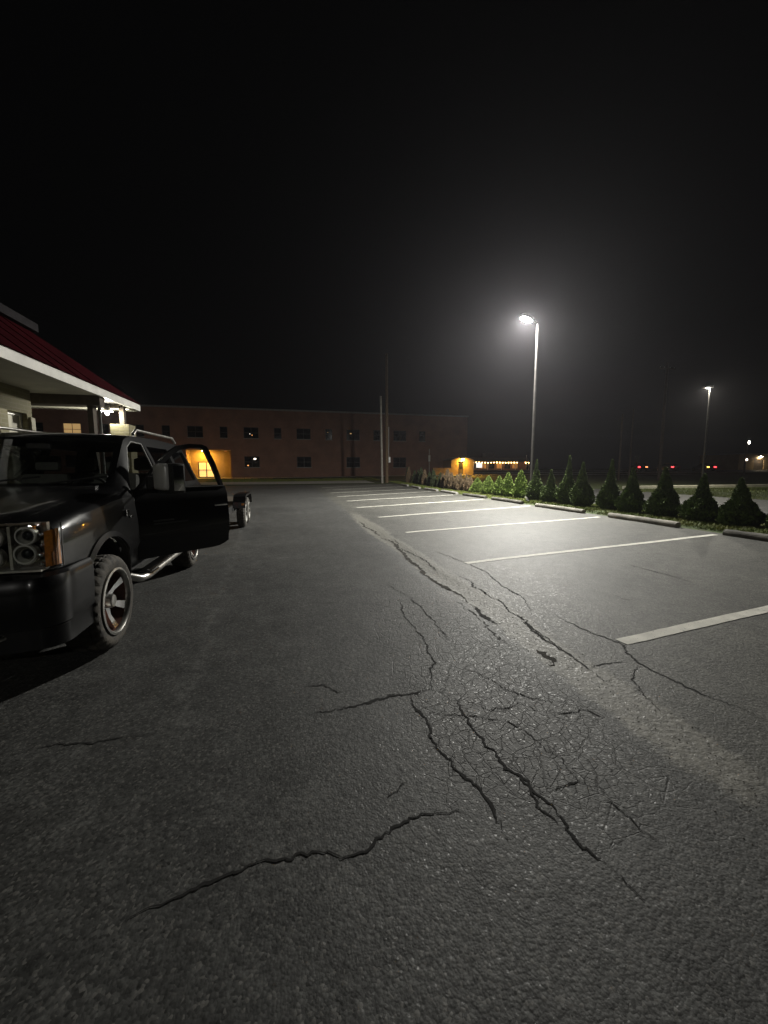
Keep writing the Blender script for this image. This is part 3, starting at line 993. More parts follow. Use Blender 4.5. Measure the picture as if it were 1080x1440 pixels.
# ------------------------------------------------------------------ walls with openings
def wall_with_openings(mb, x0, x1, z0, z1, ops, yf, th, mi=0, axis='x', flip=1):
    """wall in the plane y = yf (axis x) or x = yf (axis y), thickness th away from the viewer; ops = [(a0, a1, z0, z1)]"""
    xs = sorted({x0, x1, *[o[0] for o in ops], *[o[1] for o in ops]})
    zs = sorted({z0, z1, *[o[2] for o in ops], *[o[3] for o in ops]})

    def solid(i, k):
        if i < 0 or k < 0 or i >= len(xs) - 1 or k >= len(zs) - 1:
            return False
        cx, cz = (xs[i] + xs[i + 1]) / 2, (zs[k] + zs[k + 1]) / 2
        return not any(o[0] < cx < o[1] and o[2] < cz < o[3] for o in ops)

    def P(a, d, z):
        return (a, yf + d, z) if axis == 'x' else (yf + d, a, z)
    vid = {}
    vs, fs = [], []

    def V(i, k, s):
        key = (i, k, s)
        if key not in vid:
            vid[key] = len(vs)
            vs.append(P(xs[i], th if s else 0, zs[k]))
        return vid[key]
    for i in range(len(xs) - 1):
        for k in range(len(zs) - 1):
            if not solid(i, k):
                continue
            fs.append((V(i, k, 0), V(i + 1, k, 0), V(i + 1, k + 1, 0), V(i, k + 1, 0)))
            fs.append((V(i, k, 1), V(i, k + 1, 1), V(i + 1, k + 1, 1), V(i + 1, k, 1)))
            if not solid(i - 1, k):
                fs.append((V(i, k, 0), V(i, k + 1, 0), V(i, k + 1, 1), V(i, k, 1)))
            if not solid(i + 1, k):
                fs.append((V(i + 1, k, 0), V(i + 1, k, 1), V(i + 1, k + 1, 1), V(i + 1, k + 1, 0)))
            if not solid(i, k - 1):
                fs.append((V(i, k, 0), V(i, k, 1), V(i + 1, k, 1), V(i + 1, k, 0)))
            if not solid(i, k + 1):
                fs.append((V(i, k + 1, 0), V(i + 1, k + 1, 0), V(i + 1, k + 1, 1), V(i, k + 1, 1)))
    mb.add(vs, fs, mi)

def window(parent, a0, a1, z0, z1, yf, axis='x', depth=.14, pane=None, mull=1, rail=True, fr=None, d=1, ft=.05):
    """framed window set into an opening; d = direction into the wall"""
    pane = pane or M_PANE
    fr = fr or M_FRAME

    def B(mb, p0, p1, q0, q1, dz0, dz1):
        lo, hi = sorted((yf + d * q0, yf + d * q1))
        if axis == 'x':
            mb.box((p0, lo, dz0), (p1, hi, dz1))
        else:
            mb.box((lo, p0, dz0), (hi, p1, dz1))
    w = MB()
    q0, q1 = depth - .06, depth
    B(w, a0, a0 + ft, q0, q1, z0, z1)
    B(w, a1 - ft, a1, q0, q1, z0, z1)
    B(w, a0 + ft, a1 - ft, q0, q1, z0, z0 + ft)
    B(w, a0 + ft, a1 - ft, q0, q1, z1 - ft, z1)
    for k in range(mull):
        c = a0 + (a1 - a0) * (k + 1) / (mull + 1)
        B(w, c - ft / 2, c + ft / 2, q0 + .004, q1 - .004, z0 + ft, z1 - ft)
    if rail:
        c = (z0 + z1) / 2
        B(w, a0 + ft, a1 - ft, q0 + .008, q1 - .008, c - ft / 2, c + ft / 2)
    o = w.obj('window', fr, parent)
    o['kind'] = 'part'
    del o['kind']
    # panes, one for each light of the window
    cols = [a0 + ft + (a1 - a0 - 2 * ft) * k / (mull + 1) for k in range(mull + 2)]
    rows = [z0 + ft, (z0 + z1) / 2, z1 - ft] if rail else [z0 + ft, z1 - ft]
    for i in range(len(cols) - 1):
        for k in range(len(rows) - 1):
            p = MB()
            B(p, cols[i], cols[i + 1], depth - .035, depth - .025, rows[k], rows[k + 1])
            p.obj('pane', pane, o)
    s = MB()
    B(s, a0 - .05, a1 + .05, -.06, depth - .062, z0 - .07, z0 - .002)
    s.obj('sill', M_GREYTRIM, o)
    return o

# ------------------------------------------------------------------ brick school building across the far end
FY = 53.0
school = empty('brick_building', (0, 0, 0))
tag(school, 'long dark two storey brick building with a warm lit doorway', 'building')
wide, narrow = 1.78, .9
ops, wins = [], []
pitch = 3.245
for k in range(-9, 8):
    cx = -4.32 + k * pitch
    if cx > 24 or cx < -44:
        continue
    w = wide if k % 2 == 0 else narrow
    ops.append((cx - w / 2, cx + w / 2, 5.35, 6.72))
    wins.append((cx, w, 5.35, 6.72, k))
    if k % 2 == 0 and not (-12.5 < cx < -6.5):
        ops.append((cx - w / 2 - .03, cx + w / 2 + .03, 1.72, 3.1))
        wins.append((cx, w + .06, 1.72, 3.1, k + 100))
ENT = (-11.95, -6.85, 0.0, 3.86)
ops.append(ENT)
wl = MB()
wall_with_openings(wl, -46, 25.2, -.2, 8.85, ops, FY, .4)
wl.obj('wall', M_BRICK, school)
e = MB()
e.box((24.85, FY + .41, -.2), (25.2, FY + 16, 8.85))
e.obj('end_wall', M_BRICK, school)
MB().box((-46.1, FY - .08, 8.85), (25.35, FY + .5, 9.05)).obj('coping', M_GREYTRIM, school)
MB().box((-46, FY + .5, 8.6), (24.8, FY + 16, 8.7)).obj('roof', M_GREYTRIM, school)
for (cx, w, z0, z1, k) in wins:
    o = window(school, cx - w / 2, cx + w / 2, z0, z1, FY, mull=1 if w > 1.2 else 0, pane=M_LITWIN if k == -6 else None)
    glints = {100: [(.35, 2.78, .13, M_GLINT), (-.5, 1.95, .08, M_GLINTO)], 0: [(.1, 5.75, .05, M_GLINTO), (-.15, 5.9, .035, M_GLINT)],
              3: [(-.1, 6.3, .04, M_LITWIN)], 4: [(-.3, 6.2, .1, M_LITWIN)], 108: [(-.35, 2.35, .22, M_GLINT), (.05, 2.2, .12, M_GLINT)]}
    for (dx, z, r_, m) in glints.get(k, []):
        MB().ball((cx + dx, FY + .10, z), r_, 10, 6, sz=(1.3, .12, .8)).obj('reflected_glint', m, o)  # flat glowing blobs stand in for reflections on the panes
MB().box((-46, FY + 2.6, 0), (24.8, FY + 2.8, 8.5)).obj('interior_partition', mat('dim_interior', (.03, .028, .026), .9), school)
# lit entrance recess
x0, x1, z0, z1 = ENT
MB().box((x0 - .1, FY + 2.0, 0), (x1 + .1, FY + 2.2, z1 + .1)).obj('recess_back', M_BRICKY, school)
MB().box((x0 - .12, FY + .402, 0), (x0 - .002, FY + 2.0, z1 + .1)).obj('recess_side', M_BRICKY, school)
MB().box((x1 + .002, FY + .402, 0), (x1 + .12, FY + 2.0, z1 + .1)).obj('recess_side', M_BRICKY, school)
MB().box((x0, FY + .402, z1 + .002), (x1, FY + 2.0, z1 + .12)).obj('recess_ceiling', M_SOFFIT, school)
MB().box((x0 - .3, FY - 1.6, .1), (x1 + .3, FY + 2.0, .36)).obj('entrance_step', M_CONC, school)
dl, drr = -10.95, -9.2
door = MB()
zt = 2.42
for (a, b_) in ((dl - .06, dl + .02), ((dl + drr) / 2 - .06, (dl + drr) / 2 + .06), (drr - .02, drr + .06)):
    door.box((a, FY + 1.90, .37), (b_, FY + 1.995, zt))
dob = door.obj('entrance_door', M_FRAME, school)
for (a, b_) in ((dl + .02, (dl + drr) / 2 - .06), ((dl + drr) / 2 + .06, drr - .02)):
    MB().box((a, FY + 1.905, zt - .1), (b_, FY + 1.99, zt)).obj('door_rail', M_FRAME, dob)
    MB().box((a, FY + 1.905, 1.33), (b_, FY + 1.99, 1.42)).obj('door_rail', M_FRAME, dob)
    MB().box((a, FY + 1.905, .37), (b_, FY + 1.99, .52)).obj('door_rail', M_FRAME, dob)
    MB().box((a, FY + 1.945, .52), (b_, FY + 1.955, 1.33)).obj('pane', M_LITPANE, dob)
    MB().box((a, FY + 1.945, 1.42), (b_, FY + 1.955, zt - .1)).obj('pane', M_LITPANE, dob)
MB().box((-10.66, FY + 1.93, 1.8), (-10.38, FY + 1.942, 1.98)).obj('door_notice', M_SIGN, dob)
for lx in (-10.25, -7.6):
    lt = MB().box((lx - .16, FY + .95, z1 - .07), (lx + .16, FY + 1.2, z1 - .002)).obj('entrance_lamp', M_FRAME, school)
    MB().box((lx - .13, FY + .97, z1 - .085), (lx + .13, FY + 1.18, z1 - .0705)).obj('lens', M_WARM if lx < -9 else M_GLINTO, lt)

# ------------------------------------------------------------------ orange lit vestibule and its ramp wall
vb = empty('brick_vestibule', (21.6, 50.2, float(terrain(23., 50.))))
tag(vb, 'small buff brick porch with arched top glowing under an amber lamp', 'porch')
n = 9
arch = [(3.3 * k / (n - 1), 2.05 + .42 * math.sin(math.pi * k / (n - 1))) for k in range(n)]
wf = MB()
wall_with_openings(wf, 0, 3.3, .0, 2.05, [(1.05, 1.85, .0, 1.9)], 0, .25)
wf.obj('wall', M_BRICKY, vb)
MB().prism(arch, 0.0, .25, 'y').obj('arched_head', M_BRICKY, vb)
MB().box((0, .251, 0), (.25, 2.7, 2.05)).obj('side_wall', M_BRICKY, vb)
MB().box((3.05, .251, 0), (3.3, 2.7, 2.05)).obj('side_wall', M_BRICKY, vb)
MB().prism([(-.1, 2.06), *[(x, z + .015) for x, z in arch], (3.4, 2.06), *[(x, z + .10) for x, z in reversed(arch)]], -.15, 2.75, 'y').obj('roof', M_GREYTRIM, vb)
vd = MB().box((1.09, .1, .02), (1.81, .15, 1.86)).obj('door', M_FRAME, vb)
MB().box((1.2, .088, .9), (1.7, .0995, 1.7)).obj('pane', M_PANE, vd)
MB().lathe([(0, 0), (.035, 0), (.035, -.05), (0, -.05)], 8, 'y', (1.17, .1, 1.0)).obj('handle', M_GALV, vd)
vl = MB().box((1.50, -.34, 2.30), (1.80, -.002, 2.40)).obj('wall_lamp', M_FRAME, vb)
MB().box((1.53, -.33, 2.285), (1.77, -.05, 2.2995)).obj('lens', M_WARM2, vl)
MB().box((-2.6, .0, 0), (-.005, .22, 1.05)).obj('ramp_wall', M_BRICKY, vb)
MB().box((-2.7, -1.4, -.02), (3.6, -.005, .1)).obj('landing', M_CONC, vb)
# signboard on the facade end, small pale panel
sp = empty('notice_post', (19.0, 51.7, float(terrain(19., 51.7))))
tag(sp, 'small pale upright panel on a post before the brick building', 'sign')
MB().box((-.03, -.03, 0), (.03, .03, 3.6)).obj('post', M_GALV, sp)
MB().box((-.14, -.06, 1.9), (.14, -.032, 2.75)).obj('panel', M_SIGN, sp)

# ------------------------------------------------------------------ far storefront with a string of warm bulbs
sf = empty('storefront', (46.0, 95.0, float(terrain(50., 95.))))
tag(sf, 'far low shop with a long string of warm bulbs under its eave', 'building')
w = MB()
sops = [(.9 + 2.3 * k, 2.6 + 2.3 * k, .35, 1.85) for k in range(6)]
wall_with_openings(w, 0, 16.5, 0, 3.0, sops, 0, .25)
w.obj('wall', M_BRICK, sf)
MB().box((0, .251, 0), (16.5, 9, 3.0)).obj('back_mass', M_BRICK, sf)
MB().prism([(-1.6, 1.98), (9.2, 3.02), (9.2, 3.5), (0, 3.3), (-1.6, 2.25)], -.3, 16.8, 'x').obj('roof', M_GREYTRIM, sf)
for k, o_ in enumerate(sops):
    ww = window(sf, *o_, 0, mull=1, rail=False, pane=[M_PANE, M_DIMWIN, M_PANE, M_DIMWIN, M_PANE, M_DIMWIN][k])
for k in range(20):
    if k in (16, 17):
        continue
    b = MB().ball((.0, 0, 0), .10 + .03 * random.random(), 8, 6).obj('bulb', M_BULB, sf, smooth=60, loc=(.2 + k * .84, -1.62, 1.90 + .03 * math.sin(k)))
for k in range(5):
    MB().tube([(.4 + 4 * k, -1.5, 0), (.4 + 4 * k, -1.5, 2.0)], .07, 8).obj('post', M_WHITE, sf, smooth=60)
ac = MB().box((6.2, 3, 3.4), (8.6, 5, 4.6)).obj('rooftop_unit', M_GREYTRIM, sf)
ls = empty('lit_shop_sign', (47.2, 92.0, float(terrain(47., 92.))))
tag(ls, 'white glowing sign box beside the far bulb lit shop', 'sign')
MB().tube([(0, 0, 0), (0, 0, .6)], .06, 8).obj('post', M_GALV, ls)
MB().bbox((-.75, -.12, .6), (.75, .12, 1.75), .03).obj('lit_box', emit_mat('sign_box_lit', (1, .95, .85), 1.3), ls)
rs = empty('red_marker_light', (42.3, 90.0, float(terrain(45., 90.))))
tag(rs, 'red glowing marker lamp between amber porch and white sign', 'lamp')
MB().tube([(0, 0, 0), (0, 0, 1.5)], .05, 8).obj('post', M_GALV, rs)
MB().ball((0, 0, 1.75), .3, 12, 8, sz=(1, .4, 1)).obj('lens', M_REDL, rs, smooth=60)
MB().ball((-.2, 0, 2.5), .22, 12, 8, sz=(1, .4, 1)).obj('upper_lens', emit_mat('pale_signal', (1, .7, .5), 2.0), rs, smooth=60)
fp = empty('flag_pole', (61.6, 93.5, float(terrain(61., 93.))))
tag(fp, 'thin pale pole at the right end of the bulb lit shop', 'pole')
MB().tube([(0, 0, 0), (0, 0, 3.9)], .07, 8).obj('shaft', M_WHITE, fp, smooth=60)

# ------------------------------------------------------------------ brick building beyond the street, right
rb = empty('brick_outbuilding', (101.5, 70.0, float(terrain(100., 70.))))
tag(rb, 'brick building beyond the street with one lamp over its door', 'building')
w = MB()
wall_with_openings(w, 0, 16, 0, 3.7, [(4.7, 7.9, 0, 2.6)], 0, .3)
w.obj('wall', M_BRICKY, rb)
MB().box((0, .301, 0), (16, 9, 3.7)).obj('back_mass', M_BRICKY, rb)
MB().box((-.2, -.2, 3.7), (16.2, 9.2, 3.95)).obj('roof', M_GREYTRIM, rb)
gd = MB().box((4.74, .12, 0), (7.86, .18, 2.56)).obj('door', M_DARKWOOD, rb)
for k in range(3):
    MB().box((4.85, .10, .1 + k * .82), (7.75, .119, .82 + k * .82)).obj('door_panel', M_DARKWOOD, gd)
lm = MB().box((6.1, -.5, 3.2), (6.6, -.002, 3.32)).obj('wall_lamp', M_FRAME, rb)
MB().box((6.13, -.48, 3.18), (6.57, -.05, 3.1995)).obj('lens', emit_mat('yard_lamp', (1, .8, .55), 260), lm)

# street lamps beyond the drive
light_pole(31.0, 23.8, 7.55, 'distant lamp post whose lit pole top shows beyond the pale kerb', (-.9, .45), M_STREET, arm=-.08, r0=.08, r1=.05, bowl=(.05, .07, .02))
sg = empty('yard_light', (66.5, 45, float(terrain(66., 45.))))
tag(sg, 'thin dark post with a small white light and a second lamp lower', 'street lamp')
MB().tube([(0, 0, 0), (0, 0, 5.1)], .13, 10).obj('post', M_WOODD, sg, smooth=60)
MB().ball((.15, -.2, 5.0), .16, 12, 8, sz=(1, .6, 1.5)).obj('upper_lens', emit_mat('yard_white', (1, .97, .85), 14), sg, smooth=60)
MB().ball((-.05, -.25, 2.45), .17, 12, 8, sz=(1, .5, 1)).obj('lower_lens', emit_mat('yard_white_low', (1, .85, .7), 6), sg, smooth=60)
ss = empty('street_sign', (58.5, 56.0, float(terrain(58., 56.))))
tag(ss, 'pale rectangular road sign on a thin post by the far street', 'sign')
MB().tube([(0, 0, 0), (0, 0, 2.9)], .07, 8).obj('post', M_WPOLE, ss, smooth=60)
MB().box((-.75, -.10, 1.85), (.15, -.072, 2.85)).obj('panel', M_SIGN, ss)

# ------------------------------------------------------------------ cars on the far street
def car(x, y, rz, label, paint, left_m, right_m):
    z = float(terrain(x, y)) + .06
    root = empty('parked_car', (x, y, z), rz=rz)
    tag(root, label, 'car', 'cars along the far street')
    # loft along length (local x), nose at +x
    st = [(-2.25, .55, .82, .80), (-2.1, .38, .98, .86), (-1.6, .34, 1.06, .89), (-1.0, .34, 1.08, .9), (0, .34, 1.05, .9), (1.0, .34, .98, .9), (1.9, .36, .86, .86), (2.2, .45, .70, .78)]
    b = MB()
    ring = []
    for (sx, zb, zt_, hw) in st:
        ring.append([(sx, -hw, zb), (sx, -hw, (zb + zt_) / 2), (sx, -hw * .93, zt_), (sx, hw * .93, zt_), (sx, hw, (zb + zt_) / 2), (sx, hw, zb)])
    vs = [p for r_ in ring for p in r_]
    fs = []
    for i in range(len(st) - 1):
        for k in range(6):
            fs.append((i * 6 + k, i * 6 + (k + 1) % 6, (i + 1) * 6 + (k + 1) % 6, (i + 1) * 6 + k))
    fs += [tuple(range(6)), tuple((len(st) - 1) * 6 + k for k in range(6))]
    b.add(vs, fs)
    b.obj('body', paint, root, smooth=50)
    c = MB()
    lo = [(-1.75, .82, 1.05), (.95, .82, .98)]
    hi = [(-1.15, .62, 1.46), (.1, .62, 1.46)]
    vs = [(lo[0][0], -lo[0][1], lo[0][2]), (lo[1][0], -.82, .98), (lo[1][0], .82, .98), (lo[0][0], .82, lo[0][2]),
          (hi[0][0], -.62, 1.46), (hi[1][0], -.62, 1.46), (hi[1][0], .62, 1.46), (hi[0][0], .62, 1.46)]
    c.add(vs, [(0, 1, 5, 4), (1, 2, 6, 5), (2, 3, 7, 6), (3, 0, 4, 7)])
    c.obj('windows', M_PANE, root)
    MB().add([vs[4], vs[5], vs[6], vs[7], *[(p[0], p[1], 1.49) for p in vs[4:]]],
             [(4, 5, 6, 7), (0, 1, 5, 4), (1, 2, 6, 5), (2, 3, 7, 6), (3, 0, 4, 7), (3, 2, 1, 0)]).obj('roof', paint, root)
    for sx in (-1.35, 1.4):
        for sy in (-.88, .88):
            wv = empty('wheel', (sx, sy, .32), root)
            MB().lathe([(.2, -.1), (.31, -.1), (.32, -.06), (.32, .06), (.31, .1), (.2, .1)], 24, 'y').obj('tyre', M_TREAD, wv, smooth=40)
            MB().lathe([(0, .06 * np.sign(sy)), (.1, .07 * np.sign(sy)), (.2, .1 * np.sign(sy))], 20, 'y').obj('rim', M_ALU, wv, smooth=40)
    MB().bbox((-2.3, -.8, .70), (-2.12, -.42, .92), .02).obj('tail_light', left_m, root)
    MB().bbox((-2.3, .42, .70), (-2.12, .8, .92), .02).obj('tail_light', right_m, root)
    MB().bbox((2.08, -.74, .58), (2.24, -.42, .74), .02).obj('headlight', M_REFL, root)
    MB().bbox((2.08, .42, .58), (2.24, .74, .74), .02).obj('headlight', M_REFL, root)
    return root
car(64.4, 61.5, R(62), 'dark car with red and orange tail lights beside the road sign', M_CARB, M_ORGL, M_REDL)
car(71.3, 61.5, R(75), 'dark car showing a single red tail light', M_CARS, M_TAIL, M_REDL)
car(80.2, 61.5, R(70), 'dark car with a yellow light next to a fainter red one', M_CARB, M_REDL, M_YELL)

# ------------------------------------------------------------------ restaurant on the left with red hip roof
rest = empty('restaurant', (0, 0, 0))
tag(rest, 'low building with red hip roof, white fascia and a deep porch beside the black vehicle', 'building')
WX = -4.65
w = MB()
rops = [(8.27, 8.80, .9, 2.56), (6.3, 8.05, .9, 2.56), (3.2, 5.0, .9, 2.56), (0.2, 2.0, .9, 2.56), (-3.2, -2.1, 0.02, 2.2)]
wall_with_openings(w, -8.0, 8.95, 0.0, 3.1, rops, WX, -.3, axis='y')
w.obj('wall', M_BRICKO, rest)
MB().box((-14.3, 8.65, 0), (WX - .301, 8.95, 3.1)).obj('end_wall', M_BRICKO, rest)
MB().box((-14.3, -8.0, 0), (-14.0, 8.649, 3.1)).obj('far_wall', M_BRICKO, rest)
MB().box((-13.999, -8.0, 0), (WX - .301, -7.7, 3.1)).obj('end_wall', M_BRICKO, rest)
window(rest, 8.27, 8.80, .9, 2.56, WX, axis='y', d=-1, mull=0, rail=False, pane=M_BLIND, fr=M_WHITE)
for (a, b_) in ((6.3, 8.05), (3.2, 5.0), (.2, 2.0)):
    window(rest, a, b_, .9, 2.56, WX, axis='y', d=-1, mull=1, rail=False)
dd_ = MB().box((WX - .2, -3.16, .03), (WX - .14, -2.14, 2.17)).obj('door', M_FRAME, rest)
MB().box((WX - .139, -3.0, .9), (WX - .13, -2.3, 2.0)).obj('pane', M_PANE, dd_)
MB().box((WX + .002, 8.86, 0), (WX + .03, 8.98, 2.5)).obj('corner_board', M_BLIND, rest)
EX, EY0, EY1 = -3.55, -9.5, 11.3
XL = -15.5
# soffit boards and fascia
MB().box((WX - .3, EY0 + .05, 3.0), (EX - .052, 9.2, 3.03)).obj('soffit', M_SOFFIT, rest)
MB().box((-14.2, 9.42, 3.0), (EX - .052, EY1 - .052, 3.03)).obj('porch_ceiling', M_DARKWOOD, rest)
MB().box((EX - .05, EY0, 2.98), (EX, EY1, 3.14)).obj('fascia', M_WHITE, rest)
MB().box((XL, EY1 - .05, 2.98), (EX - .051, EY1, 3.14)).obj('fascia', M_WHITE, rest)
MB().box((-14.2, EY1 - .30, 2.965), (EX - .06, EY1 - .06, 2.998)).obj('vented_soffit', M_SOFFIT, rest)
for k in range(44):
    MB().box((EX - .25 - k * .1 - .035, EY1 - .26, 2.958), (EX - .25 - k * .1, EY1 - .1, 2.9645)).obj('vent_slot', M_DARKWOOD, rest)
MB().box((-14.2, 9.2, 2.81), (EX - .06, 9.42, 3.04)).obj('porch_beam', M_DARKWOOD, rest)
MB().bbox((EX - .30, 9.22, 0), (EX - .20, 9.40, 2.81), .008).obj('porch_post', M_DARKWOOD, rest)
MB().tube([(EX - .16, 9.42, .02), (EX - .16, 9.42, 2.9), (EX - .06, 9.42, 3.0)], .028, 10).obj('downspout', M_GREYTRIM, rest, smooth=60)
MB().bbox((EX - .26, 10.68, 2.58), (EX - .16, 10.80, 3.0), .006).obj('porch_post', M_DARKWOOD, rest)
pr = MB().bbox((EX - .42, 10.55, 0), (EX - .02, 10.95, 2.58), .01).obj('brick_pier', M_BRICKO, rest)
MB().box((EX - .02, 10.66, 2.30), (EX - .008, 10.80, 2.42)).obj('plate', M_SIGN, pr)
pl = MB().box((EX - .46, 10.42, 2.90), (EX - .38, 10.50, 2.99)).obj('porch_lamp', M_GALV, rest)
MB().lathe([(0, -.09), (.022, -.085), (.03, -.05), (.028, 0), (0, 0)], 12, 'z', (EX - .42, 10.46, 2.86)).obj('lens', M_PORCH, pl, smooth=50)
MB().lathe([(0, .02), (.11, 0), (.115, -.02), (.10, -.015), (0, 0.0)], 20, 'z', (EX - .42, 10.46, 2.872)).obj('shade', M_WHITE, pl, smooth=40)
MB().box((-14.2, -8.2, -.01), (EX - .35, 11.2, .06)).obj('porch_slab', M_CONC, rest)
# roof: steep red skirt, grey band, upper red hip
def hip(mb, x0, x1, y0, y1, z, run, slope, mi=0):
    a = [(x0, y0, z), (x1, y0, z), (x1, y1, z), (x0, y1, z)]
    b_ = [(x0 + run, y0 + run, z + run * slope), (x1 - run, y0 + run, z + run * slope), (x1 - run, y1 - run, z + run * slope), (x0 + run, y1 - run, z + run * slope)]
    mb.add(a + b_, [(0, 1, 5, 4), (1, 2, 6, 5), (2, 3, 7, 6), (3, 0, 4, 7), (4, 5, 6, 7)], mi)
rf = MB()
hip(rf, XL, EX + .03, EY0 - .03, EY1 + .03, 3.141, 1.5, .8)
rfo = rf.obj('roof', M_RED, rest)
# standing seams
for k in range(26):
    y = EY0 + 1.9 + k * .66
    MB().tube([(EX + .03, y, 3.15), (EX - 1.47, y, 4.35)], .008, 6).obj('roof_seam', M_RED, rfo)
MB().box((XL + 1.42, EY0 + 1.42, 4.34), (EX - 1.36, EY1 - 1.36, 4.50)).obj('grey_band', mat('dark_grey_band', (.03, .028, .03), .95, spec=.05), rfo)
r2 = MB()
hip(r2, XL + 1.42, EX - 1.36, EY0 + 1.42, EY1 - 1.36, 4.502, 4.4, .42)
r2.obj('upper_roof', M_RED, rfo)

# ------------------------------------------------------------------ black sport utility vehicle
SUV = empty('sport_utility_vehicle', (-2.5, 3.8, 0))
tag(SUV, 'black lifted sport utility vehicle with its driver door standing open', 'car')

def lerp(a, b_, t):
    return a + (b_ - a) * t

_HY = [-.80, -.74, -.60, -.30, 0, .30, .52, .60, 1.22, 1.34, 1.6, 2.4, 3.3, 3.62, 3.78, 4.02, 4.16, 4.22]
_HZ = [1.14, 1.20, 1.245, 1.29, 1.32, 1.35, 1.37, 1.40, 1.90, 1.945, 1.965, 1.985, 1.975, 1.95, 1.90, 1.52, 1.20, 1.05]
def Hc(y):
    return float(np.interp(y, _HY, _HZ))
def Wd(y):
    return float(np.interp(y, [-.80, -.76, -.66, -.4, 3.6, 4.1, 4.22], [.90, .955, .985, 1.0, 1.0, .97, .92]))
def profile(y):
    H, W = Hc(y), Wd(y)
    K = min(1, max(0, (H - 1.38) / (1.93 - 1.38)))
    zb = .52
    belt = min(1.30, H - .055)
    xe = lerp(.84 * W, .735, K)
    ze = lerp(H - .022, H - .055, K)
    p = [(0, zb), (.5 * W, zb), (.88 * W, zb), (.945 * W, zb + .03), (.965 * W, zb + .10), (.975 * W, .74), (1.0 * W, .80), (1.0 * W, .92),
         (.995 * W, 1.03), (.985 * W, min(1.13, belt - .05)), (.97 * W, belt - .03), (.945 * W, belt)]
    x0, z0 = .945 * W, belt
    for t in (.2, .4, .6, .8, .93):
        p.append((lerp(x0, xe, t) + .018 * math.sin(math.pi * t), lerp(z0, ze, t)))
    p.append((xe - .012, ze + (H - ze) * .35))
    for q in (.90, .75, .5, .25, 0):
        p.append((xe * q, H - (H - ze) * .5 * q ** 2.2))
    return p
def bow(x, y):
    """front and rear faces bow outwards at the middle"""
    f = max(0, min(1, (-y - .1) / .65))
    r_ = max(0, min(1, (y - 3.6) / .5))
    return y - .13 * f * (1 - abs(x) ** 2.4) + .07 * r_ * (1 - x * x)

def side_x(y, z):
    p = profile(y)
    pr = [(a, b_) for a, b_ in p[2:18]]
    zs = [b_ for a, b_ in pr]
    xs = [a for a, b_ in pr]
    return float(np.interp(z, zs, xs))

ys = [-.80, -.785, -.76, -.70, -.62, -.5, -.36, -.2, 0, .2, .38, .52, .60, .72, .85, .98, 1.1, 1.22, 1.30, 1.38, 1.5, 1.65, 1.85, 2.1, 2.4, 2.7, 3.0, 3.3, 3.5, 3.62, 3.72, 3.80, 3.9, 4.0, 4.08, 4.14, 4.19, 4.22]
bm = MB()
def shell_loft(ylist, inset):
    vs, fs = [], []
    for y in ylist:
        p = profile(y)
        if inset:
            H = Hc(y)
            p = [(a_ * (1 - inset * 1.05), .52 + inset + (b_ - .52) * (H - .52 - 2 * inset) / (H - .52)) for a_, b_ in p]
        full = p + [(-a_, b_) for a_, b_ in p[-2:0:-1]]
        for (a_, b_) in full:
            vs.append((a_, bow(a_, y) + (.03 * max(0, min(1, (-y - .3) / .4)) if inset else 0), b_))
    m_ = 2 * len(profile(0)) - 2
    for i in range(len(ylist) - 1):
        for k in range(m_):
            fs.append((i * m_ + k, i * m_ + (k + 1) % m_, (i + 1) * m_ + (k + 1) % m_, (i + 1) * m_ + k))
    for r0_ in (0, (len(ylist) - 1) * m_):
        c_ = len(vs)
        vs.append((0, sum(v[1] for v in vs[r0_:r0_ + m_]) / m_, .9))
        for k in range(m_):
            fs.append((r0_ + k, r0_ + (k + 1) % m_, c_) if r0_ == 0 else (r0_ + (k + 1) % m_, r0_ + k, c_))
    return vs, fs
ov, of = shell_loft(ys, 0)
iv, if_ = shell_loft([-.70] + [y for y in ys if -.70 < y < 4.10] + [4.12], .04)
def signed_vol(v, f):
    t = 0.0
    for q in f:
        a_ = Vector(v[q[0]])
        for k in range(1, len(q) - 1):
            t += a_.dot(Vector(v[q[k]]).cross(Vector(v[q[k + 1]])))
    return t
if signed_vol(ov, of) < 0:
    of = [f[::-1] for f in of]
if signed_vol(iv, if_) > 0:
    if_ = [f[::-1] for f in if_]
bm.add(ov, of)
bm.add(iv, if_)
body = bm.obj('body', M_PAINT, SUV, fix=False)
body.data.materials.append(M_TRIM)

cutters = []
def cutter(mb):
    o = mb.obj('cutter', M_TRIM, SUV)
    cutters.append(o)
    return o
WB = 2.92
for yc in (0, WB):
    for s in (-1, 1):
        cutter(MB().lathe([(.0, .58 * s), (.495, .58 * s), (.495, 1.3 * s), (.0, 1.3 * s)], 40, 'x', (0, yc, .47)))
# windscreen, back light
def slab(c4, nrm, d):
    n = Vector(nrm).normalized() * d
    v = [Vector(p) for p in c4]
    return MB().add([tuple(p - n) for p in v] + [tuple(p + n) for p in v], [(0, 1, 2, 3), (4, 5, 6, 7), (0, 1, 5, 4), (1, 2, 6, 5), (2, 3, 7, 6), (3, 0, 4, 7)])
cutter(slab([(-.76, .60, 1.43), (.76, .60, 1.43), (.665, 1.20, 1.885), (-.665, 1.20, 1.885)], (0, -.63, .78), .14))
cutter(slab([(-.68, 4.13, 1.36), (.68, 4.13, 1.36), (.60, 3.84, 1.84), (-.60, 3.84, 1.84)], (0, .85, .5), .14))
DOOR_OUT = [(.72, .64), (1.80, .64), (1.83, 1.30), (1.72, 1.86), (1.40, 1.875), (1.22, 1.80), (.80, 1.38), (.70, 1.25)]
WIN_F = [(.92, 1.345), (1.74, 1.345), (1.66, 1.82), (1.32, 1.82)]
